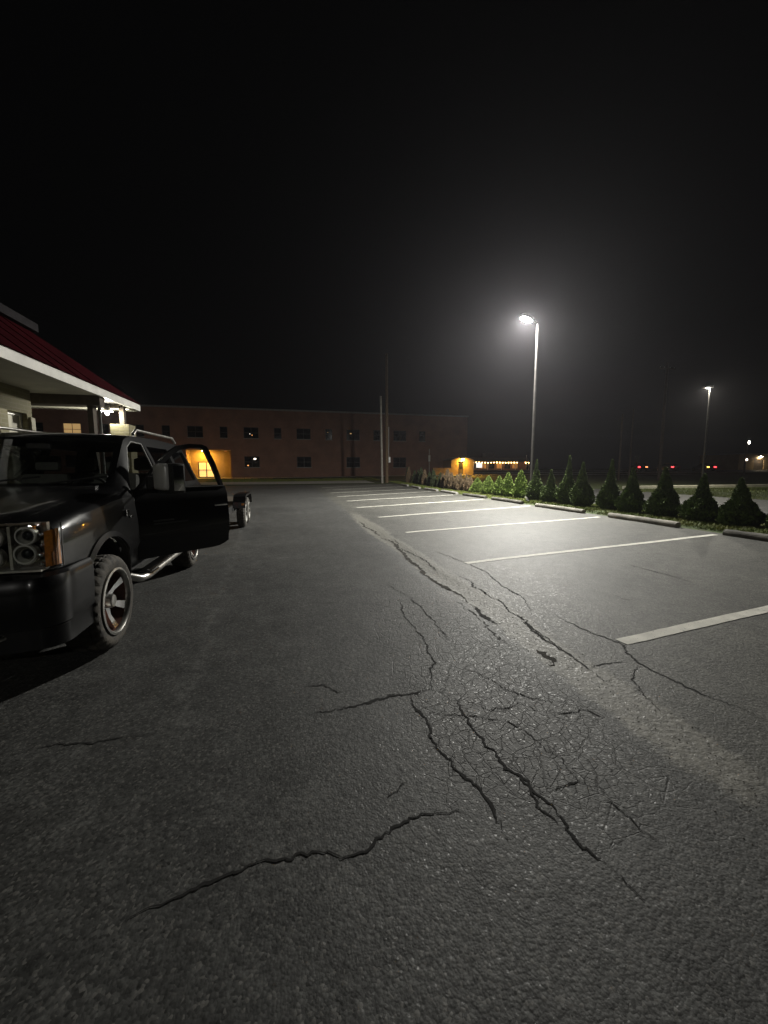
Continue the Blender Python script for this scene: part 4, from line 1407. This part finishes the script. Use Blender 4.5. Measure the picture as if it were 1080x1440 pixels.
WIN_R = [(1.90, 1.345), (2.66, 1.345), (2.66, 1.83), (1.82, 1.83)]
WIN_Q = [(2.80, 1.35), (3.78, 1.35), (3.58, 1.82), (2.80, 1.83)]
cutter(MB().prism(DOOR_OUT, .62, 1.3, 'x'))
for poly, ss_ in ((WIN_F, (-1,)), (WIN_R, (-1, 1)), (WIN_Q, (-1, 1))):
    for s in ss_:
        cutter(MB().prism(poly, .5 * s, 1.2 * s, 'x'))
cutter(MB().box((.40, -1.2, .885), (1.2, -.69, 1.20)))      # headlamp bays
cutter(MB().box((-1.2, -1.2, .885), (-.40, -.69, 1.20)))
cutter(MB().box((-.405, -1.3, .90), (.405, -.70, 1.13)))       # grille
for c in cutters:
    bo = body.modifiers.new('cut', 'BOOLEAN')
    bo.object = c
    bo.operation = 'DIFFERENCE'
    bo.solver = 'EXACT'
dg = bpy.context.evaluated_depsgraph_get()
nm = bpy.data.meshes.new_from_object(body.evaluated_get(dg))
body.modifiers.clear()
body.data = nm
nm.name = 'body'
nm.polygons.foreach_set('use_smooth', [True] * len(nm.polygons))
nm.set_sharp_from_angle(angle=R(28))
for c in cutters:
    bpy.data.objects.remove(c)

def side_patch(poly_fn, y0, y1, z0f, z1f, off, th, nu=14, nv=12, s=1):
    """panel that follows the body side, off outside it, th thick"""
    vs, fs = [], []
    for j in range(nv + 1):
        for i in range(nu + 1):
            y = lerp(y0, y1, i / nu)
            z = lerp(z0f(y), z1f(y), j / nv)
            x = side_x(y, z)
            vs.append((s * (x + off), y, z))
    n1 = len(vs)
    vs += [(x - s * th, y, z) for (x, y, z) in vs]
    q = nu + 1
    for j in range(nv):
        for i in range(nu):
            a = j * q + i
            fs.append((a, a + 1, a + q + 1, a + q))
            fs.append((n1 + a, n1 + a + q, n1 + a + q + 1, n1 + a + 1))
    for i in range(nu):
        fs.append((i, n1 + i, n1 + i + 1, i + 1))
        a = nv * q + i
        fs.append((a, a + 1, n1 + a + 1, n1 + a))
    for j in range(nv):
        a = j * q
        fs.append((a, a + q, n1 + a + q, n1 + a))
        a = j * q + nu
        fs.append((a, n1 + a, n1 + a + q, a + q))
    return MB().add(vs, fs)

# bonnet: raised panel following the front top surface
def top_z(x, y):
    p = profile(y)[-6:]
    xs = [a for a, b_ in p][::-1]
    zs = [b_ for a, b_ in p][::-1]
    return float(np.interp(abs(x), xs, zs))
vs, fs = [], []
nu, nv = 22, 14
for j in range(nv + 1):
    for i in range(nu + 1):
        y = lerp(-.70, .50, j / nv)
        x = lerp(-.80, .80, i / nu)
        dome = .018 * (1 - sstep((abs(x) - .42) / .12)) * float(sstep((y + .62) / .25))
        edge = .012 if 0 < i < nu and 0 < j < nv else -.004
        vs.append((x, bow(x, y), top_z(x, y) + edge + float(dome)))
for j in range(nv):
    for i in range(nu):
        a = j * (nu + 1) + i
        fs.append((a, a + 1, a + nu + 2, a + nu + 1))
MB().add(vs, fs).obj('hood', M_PAINT, SUV, smooth=40)
MB().box((-.72, .50, 1.352), (.72, .60, 1.385)).obj('cowl', M_TRIM, SUV)
for s in (-.32, .25):
    MB().tube([(s, .56, 1.40), (s + .30, .62, 1.447), (s + .52, .66, 1.474)], .010, 6).obj('wiper', M_TRIM, SUV)

# front doors / rear doors as skin panels (left front is open, below)
dz0 = lambda y: .655
dz1 = lambda y: 1.30
for s in (-1, 1):
    rdoor = side_patch(None, 1.84, 2.70, dz0, dz1, .004, .012, s=s).obj('rear_door', M_PAINT, SUV, smooth=40)
    MB().bbox((s * 1.0 - .012, 2.50, 1.10), (s * 1.0 + .028, 2.66, 1.135), .008).obj('handle', M_CHROME, rdoor)
side_patch(None, .74, 1.80, dz0, dz1, .004, .012, s=-1).obj('front_door', M_PAINT, SUV, smooth=40)

# glass
def quad(c4):
    return MB().add(c4, [(0, 1, 2, 3)])
def curved_pane(y0, z0, y1, z1, x0, x1, sag=.05, n=12):
    vs = []
    for j in range(5):
        t = j / 4
        for i in range(n + 1):
            u = 2 * i / n - 1
            vs.append((lerp(x0, x1, t) * u, lerp(y0, y1, t) - sag * (1 - u * u), lerp(z0, z1, t) + .02 * math.sin(math.pi * t)))
    fs = [(j * (n + 1) + i, j * (n + 1) + i + 1, (j + 1) * (n + 1) + i + 1, (j + 1) * (n + 1) + i) for j in range(4) for i in range(n)]
    return MB().add(vs, fs)
curved_pane(.63, 1.405, 1.245, 1.895, .79, .68, .0).obj('windscreen', G_WIND, SUV, smooth=60)
curved_pane(4.11, 1.33, 3.80, 1.86, .71, .62, -.05).obj('rear_window', G_TINT, SUV, smooth=60)
for nm_, poly, s in (('side_window', WIN_R, 1), ('side_window', WIN_R, -1), ('quarter_window', WIN_Q, 1), ('quarter_window', WIN_Q, -1), ('side_window', WIN_F, -1)):
    quad([(s * (side_x(y, z) - .02), y, z) for (y, z) in poly]).obj(nm_, G_TINT, SUV)
# body-colour door seal outlining the open doorway
seal = [(side_x(max(y, .72), z) - .012, y + .0, z) for (y, z) in [(.73, .66), (.72, 1.24), (.81, 1.375), (1.0, 1.565), (1.22, 1.79), (1.40, 1.862), (1.70, 1.85), (1.815, 1.30), (1.79, .66)]]
MB().tube(seal, .011, 8).obj('door_seal', M_GREYTRIM, SUV, smooth=60)
MB().box((.60, .74, .56), (.93, 1.80, .645)).obj('sill_plate', M_TRIM, SUV)
# roof rails
for s in (-1, 1):
    MB().tube([(s * .70, 1.62, 1.96), (s * .70, 1.72, 2.02), (s * .70, 3.3, 2.035), (s * .70, 3.45, 1.965)], .018, 10).obj('roof_rail', M_ALU, SUV, smooth=60)
# interior
MB().bbox((-.80, .62, .95), (.80, 1.02, 1.36), .06).obj('dashboard', M_TRIM, SUV, smooth=40)
sw_ = empty('steering_wheel', (.38, 1.16, 1.28), SUV)
sw_.rotation_euler = (R(-25), 0, 0)
MB().torus((0, 0, 0), .19, .015, 'y', 32, 8).obj('rim', M_TRIM, sw_, smooth=60)
MB().bbox((-.17, -.015, -.03), (.17, .015, .03), .008).obj('spoke_bar', M_TRIM, sw_)
MB().lathe([(0, -.02), (.06, -.02), (.06, .02), (0, .02)], 16, 'y').obj('hub', M_TRIM, sw_, smooth=40)
def seat(x, y, name='seat', s=1.0):
    st_ = empty(name, (x, y, 0), SUV)
    MB().bbox((-.25, -.25, .78), (.25, .28, .94), .06).obj('cushion', M_SEAT, st_, smooth=45)
    bk = MB().bbox((-.25, -.07, 0), (.25, .07, .60), .06).obj('backrest', M_SEAT, st_, smooth=45, loc=(0, .30, .90))
    bk.rotation_euler = (R(-14), 0, 0)
    hr = MB().bbox((-.13, -.05, 0), (.13, .05, .19), .045).obj('headrest', M_SEAT, st_, smooth=45, loc=(0, .47, 1.52))
    hr.rotation_euler = (R(-8), 0, 0)
seat(.38, 1.50)
seat(-.38, 1.50)
seat(.38, 2.45)
seat(-.38, 2.45)
MB().bbox((-.11, 1.06, 1.745), (.11, 1.10, 1.81), .015).obj('rear_view_mirror', M_TRIM, SUV)
MB().box((-.93, .70, .562), (.93, 4.05, .60)).obj('cabin_floor', M_TRIM, SUV)

# wheel arches, liners
for yc in (0, WB):
    for s in (-1, 1):
        vs, fs = [], []
        n = 28
        for i in range(n + 1):
            a = R(-8) + (math.pi + R(16)) * i / n
            y, z = yc + .50 * math.cos(a), .47 + .50 * math.sin(a)
            y2, z2 = yc + .555 * math.cos(a), .47 + .545 * math.sin(a)
            yr = min(max(y, -.78), 4.2)
            vs += [(s * (side_x(yr, max(z, .56)) + .022), y, z), (s * (side_x(yr, max(z2, .56)) + .010), y2, z2), (s * (side_x(yr, max(z, .56)) - .05), y, z)]
        for i in range(n):
            a = i * 3
            fs += [(a, a + 3, a + 4, a + 1), (a + 2, a + 5, a + 3, a)]
        MB().add(vs, fs).obj('wheel_arch_lip', M_PAINT, SUV, smooth=50)
        vs, fs = [], []
        for i in range(n + 1):
            a = R(-14) + (math.pi + R(28)) * i / n
            y, z = yc + .50 * math.cos(a), .47 + .50 * math.sin(a)
            vs += [(s * .93, y, z), (s * .55, y, z)]
        for i in range(n):
            fs.append((2 * i, 2 * i + 1, 2 * i + 3, 2 * i + 2))
        o = len(vs)
        vs += [(s * .55, yc, .47)]
        for i in range(n):
            fs.append((2 * i + 1, o, 2 * i + 3))
        MB().add(vs, fs).obj('wheel_well', M_TRIM, SUV, smooth=50)

# wheels
def wheel_parts(root, s, rt=.405, wt=.29, rr=.275, spokes=6, dish=.10, ringm=M_ALU, barrel=M_RUST):
    """outer face towards s * x"""
    h = wt / 2
    prof = [(rr, -h + .02), (rr + .05, -h), (rt - .045, -h + .004), (rt - .012, -h + .03), (rt - .002, -h * .62), (rt - .012, -h * .55), (rt, -h * .5), (rt, -h * .1), (rt - .012, -h * .05),
            (rt - .012, h * .05), (rt, h * .1), (rt, h * .5), (rt - .012, h * .55), (rt - .002, h * .62), (rt - .012, h - .03), (rt - .045, h - .004), (rr + .05, h), (rr, h - .02)]

    def md(j, k):
        if 3 <= j <= 7:
            return -.013 if (k % 4) in (0,) else 0
        if 10 <= j <= 14:
            return -.013 if (k % 4) in (2,) else 0
        return 0
    tb = MB().lathe(prof, 120, 'x', mod=md)
    ty = tb.obj('tyre', [M_RUB], root, smooth=35)
    rim = [(rr + .012, s * (h - .012)), (rr + .014, s * (h + .004)), (rr - .004, s * (h + .008)), (rr - .016, s * (h - .004)), (rr - .02, s * (h - .03))]
    MB().lathe(rim, 64, 'x').obj('rim', ringm, root, smooth=40)
    MB().lathe([(rr - .02, s * (h - .03)), (rr - .045, s * (h - .12)), (rr - .05, -s * h * .8)], 48, 'x').obj('rim_barrel', barrel, root, smooth=40)
    d = h - dish
    for k in range(spokes):
        a = 2 * math.pi * k / spokes + .3
        ca, sa = math.cos(a), math.sin(a)
        v = []
        for (r_, w2, dx) in ((.055, .034, d + .0), (.14, .024, d + .012), (rr - .035, .036, h - .045)):
            for (q, t2) in ((-w2, .016), (w2, .016), (w2, -.016), (-w2, -.016)):
                v.append((s * (dx + t2), r_ * ca - q * sa, r_ * sa + q * ca))
        f = []
        for i in range(2):
            for q in range(4):
                f.append((i * 4 + q, i * 4 + (q + 1) % 4, i * 4 + 4 + (q + 1) % 4, i * 4 + 4 + q))
        f += [(0, 1, 2, 3), (8, 9, 10, 11)]
        MB().add(v, f).obj('spoke', M_CHROME, root, smooth=35)
    MB().lathe([(0, s * (d + .075)), (.050, s * (d + .073)), (.058, s * (d + .062)), (.060, s * (d - .03)), (.085, s * (d - .034)), (.085, s * (d - .06)), (0, s * (d - .06))], 28, 'x').obj('hub', M_ALU, root, smooth=40)
    for k in range(8):
        a = 2 * math.pi * k / 8
        MB().lathe([(0, s * (d + .012)), (.011, s * (d + .012)), (.012, s * (d - .03))], 6, 'x', (0, .073 * math.cos(a), .073 * math.sin(a))).obj('lug_nut', M_CHROME, root)
for yc in (0, WB):
    for s in (-1, 1):
        wr = empty('wheel', (s * .885, yc, .405), SUV)
        wheel_parts(wr, s)
        if s == 1:
            wr.rotation_euler = (R(17), 0, 0)

# bumper
def bumper_sec():
    return [(.00, .36), (.0, .50), (.06, .52), (.07, .60), (.09, .64), (.10, .80), (.07, .855), (.0, .875)]
half = [(x_, -.80 - .13 * (1 - x_ ** 2.4)) for x_ in np.linspace(0, .86, 16)]
y_c = half[-1][1]
half += [(.86 + .145 * math.sin(t_), y_c + .17 * (1 - math.cos(t_))) for t_ in np.linspace(.12, math.pi / 2, 12)]
half += [(1.005, y_c + .17 + q_) for q_ in (.06, .14, .22, .30)]
path = [(-x_, y_) for x_, y_ in half[:0:-1]] + half
sec = bumper_sec()
k = len(sec)
vs, fs = [], []
for i, (x, y) in enumerate(path):
    p0_, p1_ = path[max(i - 1, 0)], path[min(i + 1, len(path) - 1)]
    tx, ty_ = p1_[0] - p0_[0], p1_[1] - p0_[1]
    ln = math.hypot(tx, ty_)
    nx, ny = ty_ / ln, -tx / ln
    w_ = .22 + .78 * max(0, -ny)
    for (d, z) in sec:
        vs.append((x + nx * d * w_, y + ny * d * w_, z))
for i in range(len(path) - 1):
    for q in range(k - 1):
        fs.append((i * k + q, i * k + q + 1, (i + 1) * k + q + 1, (i + 1) * k + q))
bp_ = MB().add(vs, fs).obj('front_bumper', M_PAINT, SUV, smooth=40)
MB().box((-.95, -.78, .40), (.95, -.60, .86)).obj('bumper_core', M_TRIM, bp_)
MB().tube([(.34, -.975, .470), (.62, -.94, .472), (.70, -.90, .468), (.72, -.84, .47)], .014, 8).obj('tow_loop', M_ALU, bp_, smooth=60)
MB().tube([(-.34, -.975, .470), (-.62, -.94, .472), (-.70, -.90, .468), (-.72, -.84, .47)], .014, 8).obj('tow_loop', M_ALU, bp_, smooth=60)
for s in (-1, 1):
    MB().bbox((s * .62 - .05, -1.0, .63), (s * .62 + .05, -.91, .665), .008).obj('fog_lamp_trim', M_GALV, bp_)
MB().box((-.9, 4.05, .55), (.9, 4.32, .78)).obj('rear_bumper', M_CHROME, SUV)
for s in (-1, 1):
    MB().bbox((s * .90 - .05, 4.0, .88), (s * .90 + .05, 4.20, 1.22), .02).obj('tail_light', M_TAIL, SUV)
# grille
gr_ = MB().box((-.40, -.86, .905), (.40, -.80, 1.125)).obj('grille', M_TRIM, SUV)
MB().bbox((-.40, -.945, .985), (.40, -.875, 1.045), .01).obj('grille_bar', M_CHROME, gr_)
for k in range(15):
    x = -.385 + k * .055
    MB().box((x - .006, -.885, .91), (x + .006, -.861, 1.12)).obj('grille_slat', M_GALV, gr_)

# headlamps
def headlamp(s):
    hl = empty('headlight', (0, 0, 0), SUV)
    X = lambda x: s * x
    # housing bowl behind the lens
    def bx(mb, x0, x1, y0, y1, z0, z1):
        a, b_ = sorted((X(x0), X(x1)))
        return mb.box((a, y0, z0), (b_, y1, z1))
    bx(MB(), .405, .93, -.735, -.70, .89, 1.195).obj('housing', M_HSG, hl)
    bx(MB(), .405, .93, -.84, -.736, .885, .897).obj('housing_floor', M_REFL, hl)
    bx(MB(), .405, .90, -.80, -.736, 1.186, 1.197).obj('housing_roof', M_HSG, hl)
    for (cx, cz, r_, rg) in ((.842, 1.115, .050, .054), (.832, .995, .056, .058), (.675, 1.11, .055, .058), (.665, .985, .055, .058), (.53, 1.05, .06, .062)):
        yb = bow(cx, -.78) + .035
        MB().lathe([(r_ * .35, .05), (r_ * .8, .03), (r_, -.01), (r_ + .012, -.012), (r_ + .012, .03)], 28, 'y', (X(cx), yb, cz)).obj('reflector_bowl', M_REFL, hl, smooth=40)
        MB().torus((X(cx), yb - .016, cz), rg, .0055, 'y', 32, 8).obj('halo_ring', M_WHITE, hl, smooth=60)
        MB().ball((X(cx), yb + .01, cz), r_ * .6, 16, 10, sz=(1, .6, 1)).obj('projector_lens', M_PANE if cx > .8 else M_CHROME, hl, smooth=60)
    bx(MB(), .752, .768, -.815, -.736, .90, 1.18).obj('divider', M_REFL, hl)
    for q in range(4):
        bx(MB(), .775, .81, -.79, -.775, 1.176 - q * .010 - .005, 1.176 - q * .010).obj('reflector_rib', M_CHROME, hl)
    for (cx, cz, r_) in ((.915, 1.05, .014), (.905, .985, .020), (.905, .925, .016), (.775, .935, .014), (.762, 1.06, .012), (.912, 1.12, .015), (.60, .93, .018), (.60, 1.16, .016), (.755, 1.13, .012)):
        MB().ball((X(cx), -.775, cz), r_, 12, 8).obj('reflector_stud', M_CHROME, hl, smooth=60)
    for q in range(3):
        MB().bbox((X(.885) - .006, -.79, 1.170 - q * .014), (X(.885) + .006, -.775, 1.179 - q * .014), .002).obj('led_chip', M_AMBER, hl)
    v = [(X(.925), -.775, .90), (X(.972), -.735, .905), (X(.976), -.69, .905), (X(.93), -.69, .90),
         (X(.925), -.765, 1.135), (X(.970), -.725, 1.15), (X(.974), -.69, 1.15), (X(.93), -.69, 1.135)]
    MB().add(v, [(0, 1, 2, 3), (4, 5, 6, 7), (0, 1, 5, 4), (1, 2, 6, 5), (2, 3, 7, 6), (3, 0, 4, 7)]).obj('corner_reflector', M_AMBER, hl)
    bx(MB(), .955, .966, -.765, -.745, .91, 1.0).obj('amber_bar', M_AMBER, hl)
    vs, fs = [], []
    n = 18
    for i in range(n + 1):
        t = i / n
        if t < .72:
            x = lerp(.41, .90, t / .72)
            y = bow(x, -.78)
        else:
            q = (t - .72) / .28
            x = .90 + .09 * math.sin(q * math.pi / 2)
            y = bow(.90, -.78) + .11 * (1 - math.cos(q * math.pi / 2))
        for z, dy in ((.885, -.012), (1.0, -.008), (1.1, .006), (1.19, .03)):
            vs.append((X(x), y + dy, z))
    for i in range(n):
        for q in range(3):
            fs.append((i * 4 + q, i * 4 + 4 + q, i * 4 + 5 + q, i * 4 + 1 + q))
    MB().add(vs, fs).obj('lens', G_CLEAR, hl, smooth=60)
    MB().tube([(X(.991), -.70, .895), (X(.991), -.695, 1.05), (X(.984), -.675, 1.19)], .005, 6).obj('lens_edge', M_GREYTRIM, hl, smooth=60)
headlamp(1)
headlamp(-1)
# fender badge and vents
MB().bbox((.994, .40, 1.10), (1.008, .47, 1.16), .004).obj('fender_badge', M_CHROME, SUV)
MB().bbox((.994, .50, 1.075), (1.006, .56, 1.095), .003).obj('fender_badge', M_CHROME, SUV)
# running boards
for s in (-1, 1):
    rbd = MB().tube([(s * .93, .52, .49), (s * 1.02, .60, .44), (s * 1.04, .75, .43), (s * 1.04, 2.20, .43), (s * 1.02, 2.36, .44), (s * .93, 2.42, .49)], .038, 12).obj('side_step', M_ALU, SUV, smooth=60)
    MB().bbox((s * 1.0 - .06, .80, .462), (s * 1.0 + .075, 2.15, .478), .006).obj('step_tread', M_CHROME, rbd)
    for y in (.85, 2.1):
        MB().box((min(s * .7, s * 1.0), y - .03, .44), (max(s * .7, s * 1.0), y + .03, .47)).obj('step_bracket', M_TRIM, rbd)
MB().box((-.75, -.55, .40), (.75, 3.9, .50)).obj('chassis', M_TRIM, SUV)
for yc in (0, WB):
    MB().tube([(-.75, yc, .40), (.75, yc, .40)], .06, 10).obj('axle', M_TRIM, SUV, smooth=60)

# the open driver door: built closed, then swung about its hinge
HX, HYy = .955, .735
dr_o = empty('driver_door', (HX, HYy, 0), SUV)
dr_o.rotation_euler = (0, 0, R(-47))
def dloc(vs):
    return [(x - HX, y - HYy, z) for (x, y, z) in vs]
def dobj(mb, name, m, parent=None, smooth=None):
    mb.v = dloc(mb.v)
    return mb.obj(name, m, parent or dr_o, smooth=smooth)
# curved lower skin with rounded rear bottom corner
lowz = lambda y: .60 + .06 * max(0, (y - 1.62) / .2) ** 2
dobj(side_patch(None, .74, 1.815, lowz, lambda y: 1.335, .004, .075, nu=18, nv=16, s=1), 'door_skin', M_PAINT, smooth=40)
dobj(MB().bbox((.80, .80, .72), (.895, 1.76, 1.25), .02), 'door_trim', M_TRIM, smooth=40)
fr_pts = [(.78, 1.33), (.90, 1.445), (1.06, 1.60), (1.22, 1.745), (1.34, 1.815), (1.48, 1.845), (1.64, 1.845), (1.70, 1.82), (1.755, 1.60), (1.80, 1.33)]
fv, ff = [], []
for i, (y, z) in enumerate(fr_pts):
    x = side_x(max(y, .95), min(z, 1.86)) if z > 1.32 else side_x(y, z)
    cy, cz = 1.42, 1.50
    dv = Vector((cy - y, cz - z)).normalized() * (.052 if i > 0 else .06)
    for (dx, k) in ((.004, 0), (.004, 1), (-.05, 1), (-.05, 0)):
        fv.append((x + dx, y + dv.x * k, z + dv.y * k))
for i in range(len(fr_pts) - 1):
    for q in range(4):
        ff.append((i * 4 + q, i * 4 + (q + 1) % 4, i * 4 + 4 + (q + 1) % 4, i * 4 + 4 + q))
ff += [(0, 1, 2, 3), tuple(4 * (len(fr_pts) - 1) + q for q in range(4))]
dobj(MB().add(fv, ff), 'window_frame', M_PAINT, smooth=40)
gv_, gf_ = [], []
for (y, z) in [(.86, 1.33), (1.79, 1.33), (1.68, 1.80), (1.48, 1.82), (1.36, 1.79), (1.22, 1.71), (1.03, 1.53)]:
    gv_.append((side_x(max(y, .95), z) - .022, y, z))
dobj(MB().add(gv_, [tuple(range(len(gv_)))]), 'window_glass', G_CLEAR)
dobj(MB().add([(side_x(.95, 1.34) - .01, .80, 1.335), (side_x(.95, 1.34) - .01, 1.02, 1.335), (side_x(1.0, 1.5) - .012, 1.02, 1.55)], [(0, 1, 2)]), 'sail_panel', M_TRIM)
dobj(MB().tube([(side_x(y, 1.335) + .010, y, 1.337) for y in (.80, 1.1, 1.4, 1.8)], .008, 8), 'belt_moulding', M_TRIM, smooth=60)
hd_ = dobj(MB().bbox((1.0, 1.60, 1.10), (1.035, 1.775, 1.14), .012), 'handle', M_CHROME, smooth=40)
dobj(MB().box((1.0, .90, .985), (1.006, 1.12, 1.003)), 'emblem', M_TRIM)
dobj(MB().box((1.0, .90, .955), (1.006, 1.28, .972)), 'emblem', M_TRIM)
# towing mirror on two chrome arms
mr_ = dobj(MB().bbox((1.18, .86, 1.30), (1.47, 1.01, 1.605), .03), 'mirror', M_TRIM, smooth=45)
def mobj(mb, name, m, smooth=None):
    mb.v = dloc(mb.v)
    return mb.obj(name, m, mr_, smooth=smooth)
mobj(MB().bbox((1.19, .818, 1.335), (1.425, .90, 1.60), .04), 'mirror_cap', mat('satin_silver', (.62, .62, .6), .35, .2, var=.1), smooth=60)
mobj(MB().bbox((1.462, .88, 1.33), (1.478, .985, 1.58), .006), 'signal_strip', M_CHROME, smooth=45)
mobj(MB().tube([(.93, .93, 1.44), (1.06, .905, 1.435), (1.40, .855, 1.432)], .012, 10), 'upper_arm', M_CHROME, smooth=60)
mobj(MB().tube([(.93, .93, 1.355), (1.06, .905, 1.348), (1.40, .855, 1.345)], .012, 10), 'lower_arm', M_CHROME, smooth=60)
mobj(MB().bbox((.93, .88, 1.335), (.975, .99, 1.47), .012), 'mirror_foot', M_TRIM, smooth=45)
dr_o['label'] = 'open driver door with clear window and long armed towing mirror'

# ------------------------------------------------------------------ tandem trailer behind the vehicle
TR = empty('flatbed_trailer', (-2.42, 11.5, 0))
tag(TR, 'low empty black tandem axle trailer hitched behind the black vehicle', 'trailer')
MB().box((-1.0, -2.2, .52), (1.0, 2.9, .60)).obj('deck', M_DARKWOOD, TR)
for s in (-1, 1):
    MB().box((s * 1.03 - .028, -2.25, .46), (s * 1.03 + .028, 2.95, .62)).obj('side_rail', M_TRIM, TR)
    MB().box((s * .45 - .03, -2.2, .40), (s * .45 + .03, 2.9, .515)).obj('frame_member', M_TRIM, TR)
    vs, fs = [], []
    n = 24
    pf = [(-.95, .55), (-.93, .70), (-.80, .84), (-.60, .88), (.60, .88), (.80, .84), (.93, .70), (.95, .55)]
    for (y, z) in pf:
        vs += [(s * 1.06, y + .0, z), (s * 1.36, y, z), (s * 1.36, y, z - .05)]
    for i in range(len(pf) - 1):
        a = i * 3
        fs += [(a, a + 3, a + 4, a + 1), (a + 1, a + 4, a + 5, a + 2)]
    MB().add(vs, fs).obj('fender', M_PAINT, TR, smooth=30)
    for y in (-.43, .43):
        wr = empty('wheel', (s * 1.215, y, .37), TR)
        wheel_parts(wr, s, .37, .21, .215, 5, .05, M_WHITE, M_GREYTRIM)
MB().tube([(-1.0, -2.2, .5), (-.05, -3.3, .5)], .04, 8).obj('drawbar', M_TRIM, TR)
MB().tube([(1.0, -2.2, .5), (.05, -3.3, .5)], .04, 8).obj('drawbar', M_TRIM, TR)
MB().tube([(0, -3.25, .0), (0, -3.25, .62)], .035, 8).obj('jack', M_GALV, TR)
MB().bbox((-.06, -3.5, .47), (.06, -3.15, .55), .01).obj('coupler', M_GALV, TR)
for s in (-1, 1):
    MB().bbox((s * 1.30 - .03, -.97, .62), (s * 1.30 + .03, -.945, .67), .004).obj('marker_light', M_AMBER, TR)

# ------------------------------------------------------------------ thin scattering volume, added to give the lamps a soft glow
hz = MB().box((-130, -45, -1.5), (230, 150, 16)).obj('glow_haze', M_TRIM)
hm = bpy.data.materials.new('glow_haze')
hm.use_nodes = True
nt = hm.node_tree
for n_ in list(nt.nodes):
    nt.nodes.remove(n_)
o_ = N(nt, 'ShaderNodeOutputMaterial')
v_ = N(nt, 'ShaderNodeVolumePrincipled')
v_.inputs['Color'].default_value = (0.92, 0.90, 0.98, 1)
v_.inputs['Density'].default_value = 0.00055
v_.inputs['Anisotropy'].default_value = 0.68
nt.links.new(v_.outputs['Volume'], o_.inputs['Volume'])
hz.data.materials.clear()
hz.data.materials.append(hm)
tag(hz, 'thin scattering volume added over the whole lot to make the lamps glow', 'glow_haze', kind='stuff')
